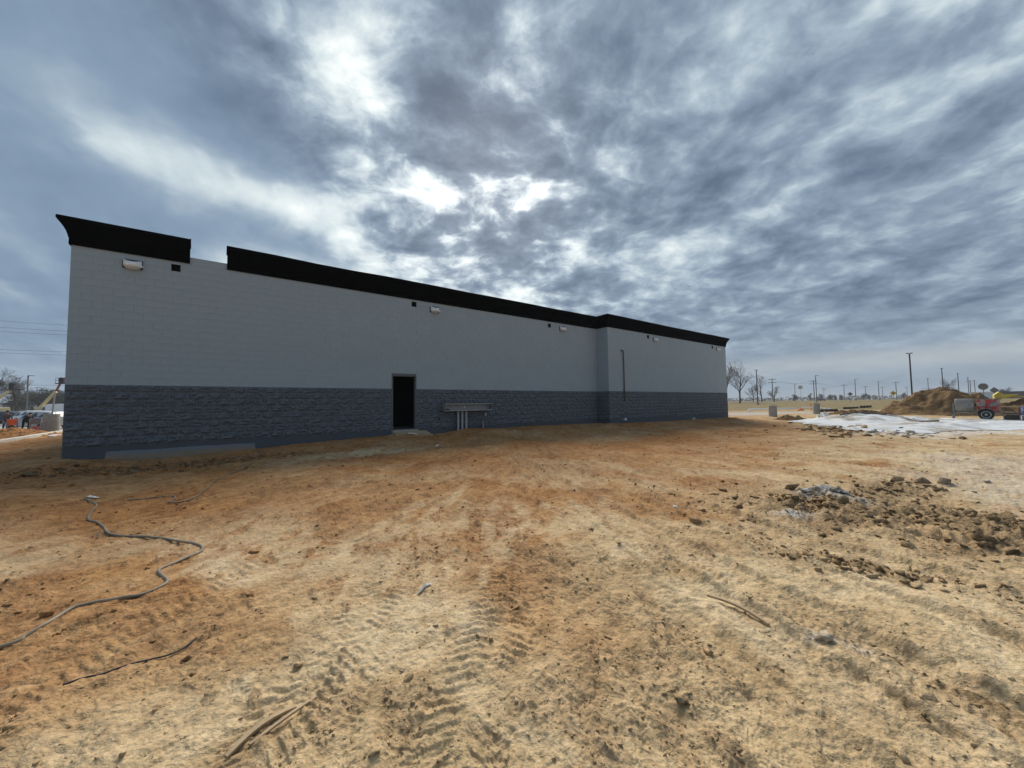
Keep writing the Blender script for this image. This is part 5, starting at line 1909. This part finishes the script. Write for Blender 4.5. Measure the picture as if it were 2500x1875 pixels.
zg = gz(36, 53)
pipe_line('drain_pipe', 'long white plastic pipe with downturned elbow beyond the thick pier', [(32.2, 52.6, zg - .1), (32.25, 52.6, zg + .30), (32.45, 52.7, zg + .40), (33.0, 52.8, zg + .42), (36.0, 53.2, zg + .42), (39.4, 53.6, zg + .42)], .09, M_WHITE)
pipe_line('drain_pipe', 'white plastic pipe sloping between orange netting and slimmer pier', [(40.4, 53.8, zg + .55), (42.0, 53.8, zg + .50), (44.2, 53.4, zg + .28)], .085, M_WHITE)
pipe_line('drain_pipe', 'short white pipe lying low behind the slimmer pier', [(42.2, 52.2, gz(42.2, 52.2) + .10), (45.0, 52.4, gz(45, 52.4) + .10)], .08, M_WHITE)
crumple('safety_netting', 'heap of orange safety netting by the white pipes', 'netting', 39.8, 53.2, 1.3, .5, .30, M_ORANGE, .3, 13, 21, .02)
t = thing('marker_post', 'orange marker post standing over the white pipes', 'post', (42.0, 54.2, gz(42.0, 54.2)))
m = MB(); m.tube([(0, 0, 0), (0, 0, 1.0)], .045, 8); m.build('post', M_ORANGE, t, smooth=40)
m = MB(); m.box(-.12, .12, -.02, .02, .8, 1.0); m.build('tab', M_ORANGE, t)
for p0, p1, lab in (((40.0, 50.3), (42.7, 50.6), 'dark brown form board standing right of the slimmer pier'),
                    ((52.0, 60.6), (56.2, 62.6), 'dark form board standing at the edge of the dry grass'),
                    ((56.6, 62.8), (61.1, 65.6), 'farthest dark form board along the edge of the dry grass')):
    t = thing('form_board', lab, 'form board', (p0[0], p0[1], min(gz(*p0), gz(*p1))), math.atan2(p1[1] - p0[1], p1[0] - p0[0]), 'form boards past the piers')
    L = math.hypot(p1[0] - p0[0], p1[1] - p0[1])
    m = MB(); m.box(0, L, -.03, .03, -.1, .36); m.build('board', M_BROWNWOOD, t)
    for k in range(4):
        x = L * (k + .5) / 4
        m = MB(); m.box(x - .03, x + .03, -.09, -.031, -.1, .42); m.build('stake', M_BROWNWOOD, t)

# ------------------------------------------------------------------ far setting
def road():
    pts = [(40, 150), (75, 152), (110, 162), (150.5, 188), (220, 215), (330, 245), (520, 280)]
    def strip(name, w, dz, material):
        m = MB(); rings = []
        P = np.array(pts)
        t = np.linspace(0, len(P) - 1, 60)
        X, Y = np.interp(t, range(len(P)), P[:, 0]), np.interp(t, range(len(P)), P[:, 1])
        Z = base_height(X, Y) + dz
        vs, fs = [], []
        for i in range(len(X)):
            a, b = max(0, i - 1), min(len(X) - 1, i + 1)
            d = np.array([X[b] - X[a], Y[b] - Y[a]]); d /= np.linalg.norm(d)
            vs += [(X[i] - d[1] * w, Y[i] + d[0] * w, Z[i]), (X[i] + d[1] * w, Y[i] - d[0] * w, Z[i])]
        fs = [(2 * i, 2 * i + 1, 2 * i + 3, 2 * i + 2) for i in range(len(X) - 1)]
        m.add(vs, fs)
        tag(m.build(name, material), kind='structure')
    strip('road_shoulder', 6.5, .05, mat('pale_shoulder', (.40, .385, .35), .95, .1, .5))
    strip('road', 4.0, .07, M_FAR_ROAD)


road()


def site_light(x, y, H, style, label, base_z=None, r=.075, pole_mat=M_POLE, pier_h=.75):
    z = gz(x, y)
    t = thing('site_light_pole', label, 'light pole', (x, y, z), math.atan2(x, y) * -1, 'site light poles')
    m = MB(); m.lathe([(.30, -.3), (.30, pier_h - .03), (.27, pier_h), (0, pier_h)], n=16); m.build('pole_base', M_CONC, t, smooth=40)
    m = MB(); m.tube([(0, 0, pier_h), (0, 0, H)], [r * 1.25, r], 8); m.build('pole', pole_mat, t)
    if style == 'T':
        for s in (-1, 1):
            m = MB(); m.box(s * .06 if s > 0 else -.42, .42 if s > 0 else -.06, -.17, .17, H - .02, H + .12); m.build('lamp_head', pole_mat, t, bevel=.02)
    elif style == 'R':
        m = MB(); m.box(-.1, 1.0, -.16, .16, H - .02, H + .10); m.build('lamp_head', pole_mat, t, bevel=.02)
    else:
        m = MB(); m.box(-.28, .28, -.2, .2, H - .02, H + .12); m.build('lamp_head', pole_mat, t, bevel=.02)


site_light(64.3, 100.9, 9.1, 'T', 'tall dark light pole with twin heads standing by the bare roadside trees', r=.10)
site_light(71.9, 69.2, 9.4, 'T', 'tallest dark light pole with twin heads rising behind the dirt mound', r=.10)
site_light(106.5, 134.7, 9.1, 'R', 'dark light pole with one arm directly behind the slimmer pier', r=.10)
site_light(150.6, 204.8, 9.1, 'R', 'small distant light pole next to the pale square sign', r=.10)
site_light(146.3, 163.9, 9.1, 'R', 'dark light pole with one arm right of the grey diamond sign', r=.10)
site_light(182.0, 191.0, 9.1, 'R', 'dark one-armed light pole left of the yellow diamond sign', r=.11)
site_light(122.8, 109.6, 9.1, 'S', 'dark light pole rising straight above the mound peak', r=.10)
site_light(155.6, 134.0, 9.1, 'S', 'dark light pole just right of the mound peak', r=.10, )
site_light(193.3, 162.9, 9.1, 'S', 'grey light pole between the mound peak and the octagonal sign', r=.12, pole_mat=M_GPOLE)
site_light(155.2, 143.4, 8.0, 'S', 'thin grey light pole over the left slope of the mound', r=.09, pole_mat=M_GPOLE)
site_light(228.0, 189.5, 9.1, 'S', 'grey light pole immediately left of the octagonal sign', r=.13, pole_mat=M_GPOLE)
site_light(-120.1, 95.2, 9.4, 'R', 'grey light pole with one arm left of the building', r=.14, pole_mat=M_GPOLE)


def utility_pole(x, y, H, arms, label, span=2.6):
    t = thing('utility_pole', label, 'utility pole', (x, y, gz(x, y)), math.atan2(x, y) * -1, 'utility poles')
    m = MB(); m.tube([(0, 0, -.5), (0, 0, H)], [.24, .17], 8); m.build('pole', M_UTIL, t)
    for k in range(arms):
        z = H - .5 - k * 1.6
        m = MB(); m.box(-span / 2 - k * .3, span / 2 + k * .3, -.35, -.2, z - .10, z + .10); c = m.build('crossarm', M_UTIL, t)
        for s in (-.46, -.2, .2, .46):
            m = MB(); m.tube([(s * span, -.28, z + .1), (s * span, -.28, z + .4)], .06, 6); m.build('insulator', M_UTIL, c)


UP = [(136.1, 201.0, 12, 2, 'double-arm utility pole behind the thick concrete pier', 3.2),
      (175.7, 223.9, 12, 2, 'double-arm utility pole left of the one-armed light pole behind the slimmer pier', 3.2),
      (255.8, 296.4, 12, 1, 'utility pole with wide arm left of the grey diamond sign', 3.8),
      (308.9, 336.3, 12, 1, 'distant utility pole left of the mound with wide arm', 3.8),
      (260.9, 261.3, 12, 1, 'utility pole with wide arm directly behind the yellow diamond sign', 3.6),
      (299.8, 251.6, 12, 1, 'utility pole with arm just left of the octagonal sign', 3.6),
      (363.0, 448.0, 14, 2, 'faint far utility pole between the two one-armed light poles', 4.5),
      (411.8, 401.2, 13, 1, 'faint far utility pole left of the tallest light pole', 4.0),
      (352.6, 366.2, 12, 1, 'faint far utility pole beside the one-armed pole left of the yellow sign', 4.0)]
for x, y, H, a, lab, sp in UP:
    utility_pole(x, y, H, a, lab, sp)


def wire(p, q, sag, r, label, grp):
    m = MB()
    P, Q = Vector(p), Vector(q)
    m.tube([P.lerp(Q, t) - Vector((0, 0, sag * 4 * t * (1 - t))) for t in np.linspace(0, 1, 24)], r, 4, caps=False)
    return tag(m.build('power_wire', M_WIRE), label, 'power wire', grp)


SPAN = {136.1: 'starting at the pole behind the thick pier', 175.7: 'starting at the pole behind the slimmer pier', 255.8: 'left of the dirt mound'}
order = [UP[0], UP[1], UP[2], UP[3]]
for a, b in zip(order[:-1], order[1:]):
    for s in (-1, 1):
        za, zb = gz(a[0], a[1]) + a[2] - .4, gz(b[0], b[1]) + b[2] - .4
        wire((a[0] + s * 1.2, a[1], za), (b[0] + s * 1.2, b[1], zb), 2.0, .035, 'thin power wire, %s strand of the span %s' % ('near' if s < 0 else 'far', SPAN[a[0]]), 'wires right of the building')
# line of wires in the sky left of the building
WL = [(17.2, 17.6, 'topmost power wire in the sky left of the building'), (16.0, 16.6, 'second power wire from the top left of the building'),
      (15.3, 15.9, 'third power wire from the top left of the building'), (12.1, 12.9, 'fourth power wire from the top left of the building'),
      (11.6, 12.2, 'fifth power wire from the top left of the building'), (5.9, 6.9, 'lowest power wire left of the building')]
for z0, z1, lab in WL:
    wire((-104, 55, z0), (-62, 82, z1 - .2), .9, .022, lab, 'wires left of the building')


def sign(x, y, shape, size, zc, label, face, cat='road sign', legend=None, post=M_GALV):
    t = thing('road_sign', label, cat, (x, y, gz(x, y)), -math.atan2(x, y))
    z = zc
    m = MB(); m.box(-.04, .04, .02, .08, -.3, z + size * .4); m.build('post', post, t)
    if shape == 'diamond': pl = [(0, -size), (size, 0), (0, size), (-size, 0)]
    elif shape == 'octagon': pl = [(size * math.cos(R_(22.5 + 45 * k)), size * math.sin(R_(22.5 + 45 * k))) for k in range(8)]
    else: pl = [(-size, -size), (size, -size), (size, size), (-size, size)]
    m = MB(); m.prism([(a, b + z) for a, b in pl], 'y', -.012, .012); f = m.build('sign_plate', face, t)
    if legend:
        m = MB()
        for poly in legend:
            m.prism([(a * size, b * size + z) for a, b in poly], 'y', -.018, -.0125)
        m.build('legend', M_TRIM, f)


arrow = [[(-.12, -.5), (.05, -.5), (.05, .02), (-.12, .02)], [(-.12, .02), (.30, .02), (.30, .18), (-.12, .18)], [(.28, -.08), (.52, .10), (.28, .30)], [(-.42, .05), (-.2, .05), (-.2, .32), (-.42, .32)]]
sign(101.4, 102.4, 'diamond', .65, 2.35, 'yellow diamond warning sign left of the dirt mound', M_SIGNY, legend=arrow, post=M_YELLOW)
sign(88.7, 101.0, 'diamond', .55, 2.35, 'grey back of a diamond sign above the far road', M_SIGNBACK)
sign(59.9, 48.9, 'octagon', .44, 2.95, 'dark back of an octagonal sign right of the mound', M_SIGNBACK)
sign(95.1, 75.9, 'diamond', .62, 2.55, 'grey diamond sign back right of the octagonal sign', M_SIGNBACK)
sign(150.0, 200.0, 'square', .85, 7.2, 'pale square sign high on a post above the far road', M_SIGNW, 'sign')

# low dark building at the far right
t = thing('low_building', 'low dark red brick building at the far right edge', 'building', (288, 205, gz(288, 205)), R_(-12))
m = MB(); m.box(-30, 30, -8, 8, -.5, 3.3); m.build('wall', M_BRICK, t)
m = MB(); m.box(-30.4, 30.4, -8.4, 8.4, 3.301, 3.7); m.build('roof_edge', mat('dark_fascia', (.05, .045, .045), .8), t)
m = MB(); m.box(-9, -7.5, -2, 0, 3.701, 5.4); m.build('roof_unit', M_BRICK, t)
for k in range(6):
    m = MB(); m.box(-26 + k * 9, -22 + k * 9, -8.06, -8.001, .9, 2.4); m.build('window', M_GLASS, t)
for k, (x, y, w, h, c, lab) in enumerate(((158, 330, 10, 2.4, (.55, .55, .55), 'small white building on the horizon left of the square sign'),)):
    t = thing('low_building', lab, 'building', (x, y, gz(x, y)), -math.atan2(x, y))
    m = MB(); m.box(-w / 2, w / 2, -5, 5, -.5, h); m.build('wall', mat('far_wall_%s' % 'abcd'[k], c, .8), t)
    m = MB(); m.prism([(-5.4, h + .001), (5.4, h + .001), (0, h + 1.0)], 'x', -w / 2 - .4, w / 2 + .4); m.build('roof', mat('far_roof_%s' % 'abcd'[k], tuple(q * .6 for q in c), .8), t)
    for q in range(int(w // 5)):
        m = MB(); m.box(-w / 2 + 1.5 + q * 5, -w / 2 + 3.5 + q * 5, -5.06, -5.001, .9, 2.1); m.build('window', M_GLASS, t)


# ---- trees
def bare_tree_mesh(H, spread, seed, levels=5, trunk_r=.22, crown_base=.25, dens=1.0):
    rng = random.Random(seed)
    trunk, twigs = MB(), MB()
    def grow(p, d, L, r, lev):
        n = 4 if lev == 0 else 3
        pts, rads = [p], [r]
        q, dd = p.copy(), d.copy()
        for i in range(n):
            dd = (dd + Vector((rng.uniform(-1, 1), rng.uniform(-1, 1), rng.uniform(-.2, .5))) * (.10 if lev == 0 else .20)).normalized()
            q = q + dd * (L / n)
            pts.append(q.copy()); rads.append(r * (1 - .55 * (i + 1) / n))
        (trunk if lev < 2 else twigs).tube(pts, rads, 6 if lev == 0 else (4 if lev < 3 else 3), caps=False)
        if lev >= levels: return
        k = int(((6 if lev == 0 else 4 if lev < 3 else 3) + rng.randint(0, 1)) * dens + .5)
        for c in range(k):
            t = (crown_base if lev == 0 else .30) + (1 - (crown_base if lev == 0 else .30)) * (c + rng.random()) / k
            f = t * n
            i = min(n - 1, int(f))
            pp = pts[i].lerp(pts[i + 1], f - i)
            ax = Vector((rng.gauss(0, 1), rng.gauss(0, 1), rng.gauss(0, .3))).normalized()
            base = (pts[i + 1] - pts[i]).normalized()
            side = (ax - base * ax.dot(base)).normalized()
            nd = (base * rng.uniform(.55, .9) + side * rng.uniform(.5, .9) * spread + Vector((0, 0, .25))).normalized()
            grow(pp, nd, L * rng.uniform(.42, .62) * (1.1 - .35 * t if lev == 0 else 1), max(rads[i] * .55, .012), lev + 1)
    grow(Vector((0, 0, -.3)), Vector((0, 0, 1)), H * .78, trunk_r, 0)
    return trunk, twigs


def bare_tree(label, x, y, H, seed, spread=1.0, levels=5, tr=.22, cb=.25, group=None, dens=1.0, name='bare_tree', thick=1.0):
    t = thing(name, label, 'tree', (x, y, gz(x, y)), random.uniform(0, 6), group)
    a, b = bare_tree_mesh(H, spread, seed, levels, tr * thick, cb, dens)
    a.build('trunk', M_BARK, t)
    b.build('crown', M_TWIG, t)
    return t


bare_tree('tall bare tree just past the far building corner, leftmost of its clump', 70.4, 128.0, 11.3, 1, .8, 5, .26, .3, 'roadside bare trees')
bare_tree('tall slim bare tree in the clump past the building corner', 72.8, 131.0, 12.2, 2, .7, 5, .24, .35, 'roadside bare trees')
bare_tree('broad bare tree with wide crown right of the slim one past the building corner', 75.6, 128.0, 11.2, 3, 1.0, 5, .30, .25, 'roadside bare trees')
bare_tree('shorter bare tree right of the twin-head pole past the building corner', 107.0, 165.0, 10.2, 4, 1.0, 5, .26, .15, 'roadside bare trees')
bare_tree('small bushy bare tree left of the twin-head pole base', 101.5, 162.0, 7.0, 5, 1.1, 5, .20, .1, 'roadside bare trees')
bare_tree('small bushy bare tree in front of the double-arm utility pole', 113.0, 166.0, 6.0, 6, 1.2, 5, .20, .1, 'roadside bare trees')
bare_tree('bare tree with spreading crown showing above the mound peak', 264.5, 235.0, 12.0, 7, 1.3, 5, .45, .3, 'roadside bare trees', thick=1.4)
for i, (px, H, Y, lab) in enumerate(((1976, 6.0, 330, 'rounded far tree left of the slimmer pier pole'), (1937, 5.0, 300, 'rounded far tree by the small distant light pole'), (2003, 5.4, 345, 'rounded far tree above the black sedan'),
                                (2026, 5.0, 345, 'rounded far tree right of the black sedan'), (2039, 4.6, 350, 'small far tree between the black sedan and the grey diamond sign'), (2053, 4.6, 345, 'small far tree left of the wide-arm utility pole'),
                                (2107, 6.0, 350, 'rounded far tree left of the dirt mound'), (2122, 4.5, 352, 'small far tree next to the rounded one left of the mound'), (2205, 6.0, 345, 'rounded far tree touching the left slope of the mound'),
                                (2452, 5.6, 205, 'rounded tree by the low dark building at right'), (2439, 4.6, 210, 'small tree left of the low dark building'))):
    X = (px - 1250) / 939.0 * Y
    bare_tree(lab, X, Y, H, 30 + i, 1.35, 4, .4, .12, 'far trees on the horizon', 1.5, 'far_tree', 1.3)


def leafy_tree(label, x, y, H, W, seed, material, group):
    rng = np.random.default_rng(seed)
    t = thing('wood_tree', label, 'tree', (x, y, gz(x, y)), 0, group)
    m = MB(); m.tube([(0, 0, -.3), (.1, 0, H * .5), (0, .1, H * .92)], [.22, .14, .03], 7)
    for k in range(9):
        z = H * rng.uniform(.25, .85); a = rng.uniform(0, 6.28); l = W * .45 * (1.1 - z / H)
        m.tube([(0, 0, z), (l * math.cos(a), l * math.sin(a), z + l * .35)], [.06, .02], 5)
    m.build('trunk', M_BARK, t)
    n = 3400
    cl = rng.normal(0, 1, (26, 3)) * (W * .26, W * .26, H * .20) + (0, 0, H * .56)
    c = cl[rng.integers(0, 26, n)] + rng.normal(0, 1, (n, 3)) * (W * .11, W * .11, H * .07)
    c[:, 2] = np.clip(c[:, 2], H * .10, H)
    s = rng.uniform(.12, .32, n)
    d1 = rng.normal(0, 1, (n, 3)); d1 /= np.linalg.norm(d1, axis=1)[:, None]
    d2 = rng.normal(0, 1, (n, 3)); d2 /= np.linalg.norm(d2, axis=1)[:, None]
    v = np.stack([c + d1 * s[:, None], c + d2 * s[:, None] * .8, c - d1 * s[:, None]], 1).reshape(-1, 3)
    me = mesh_np('crown', v, np.arange(n * 3).reshape(-1, 3))
    me.materials.append(material)
    obj_from(me, 'crown', t)


for i, (px, Y, H, W, mt, lab) in enumerate(((60, 165, 9.0, 9, M_EVER, 'dark evergreen left of the light pole in the wood'), (78, 160, 10.0, 9, M_EVER, 'dark evergreen behind the light pole in the wood'),
                                       (93, 168, 9.4, 8, M_BROWNLEAF, 'brown winter tree just right of the light pole'), (105, 162, 9.0, 8, M_BROWNLEAF, 'brown winter tree behind the raised boom'),
                                       (118, 170, 9.2, 8, M_BROWNLEAF, 'brown winter tree behind the conduit on the pier'), (132, 163, 8.6, 8, M_EVER, 'dark evergreen left of the building corner'),
                                       (146, 168, 9.4, 9, M_BROWNLEAF, 'brown winter tree nearest the building corner'), (163, 168, 9.4, 9, M_EVER, 'dark evergreen partly hidden by the building corner'),
                                       (44, 170, 7.0, 8, M_BROWNLEAF, 'low brown tree under the folded boom'), (30, 165, 5.6, 8, M_BROWNLEAF, 'low brown tree behind the workers'))):
    leafy_tree(lab, (px - 1250) / 939 * Y, Y, H, W, 60 + i, mt, 'wood left of the building')
bare_tree('grey bare tree at the left edge of the picture', -146, 108.0, 10.5, 51, 1.1, 5, .3, .2, 'bare trees left of the building', 1.2)
bare_tree('grey bare tree second from the left edge of the picture', -139, 108.0, 9.0, 52, 1.1, 5, .3, .2, 'bare trees left of the building', 1.2)

# low hedge line closing the far field
def far_wood():
    rng = np.random.default_rng(9)
    n = 9000
    a = rng.uniform(R_(-60), R_(60), n)
    r = rng.uniform(620, 700, n)
    h = (3.2 + 2.4 * np.abs(perlin(a * 18, a * 0 + 3.3, 5)) + 1.6 * np.abs(perlin(a * 60, a * 0 + 1.3, 6)))
    x, y = np.sin(a) * r, np.cos(a) * r
    z0 = base_height(x, y)
    c = np.stack([x, y, z0 + rng.uniform(0, 1, n) ** 1.3 * h], 1)
    s = rng.uniform(.9, 2.4, n)
    d1 = rng.normal(0, 1, (n, 3)); d1 /= np.linalg.norm(d1, axis=1)[:, None]
    d2 = rng.normal(0, 1, (n, 3)); d2 /= np.linalg.norm(d2, axis=1)[:, None]
    v = np.stack([c + d1 * s[:, None], c + d2 * s[:, None] * .8, c - d1 * s[:, None]], 1).reshape(-1, 3)
    me = mesh_np('far_wood', v, np.arange(n * 3).reshape(-1, 3))
    me.materials.append(M_BROWNLEAF)
    o = obj_from(me, 'far_wood')
    tag(o, 'thin dark line of distant woods along the horizon', 'woods', kind='stuff')


far_wood()


# ------------------------------------------------------------------ air
def haze():
    m = bpy.data.materials.new('thin_haze')
    m.use_nodes = True
    nt = m.node_tree
    nt.nodes.clear()
    out = nt.nodes.new('ShaderNodeOutputMaterial')
    pv = nt.nodes.new('ShaderNodeVolumePrincipled')
    pv.inputs['Color'].default_value = (0.80, 0.88, 0.97, 1)
    pv.inputs['Density'].default_value = 0.00042
    nt.links.new(pv.outputs[0], out.inputs['Volume'])
    b = MB()
    b.box(-4300, 4300, -4300, 4300, -3.0, 24.0)
    tag(b.build('haze', m), 'thin pale haze lying over the whole site', 'haze', kind='stuff')


haze()
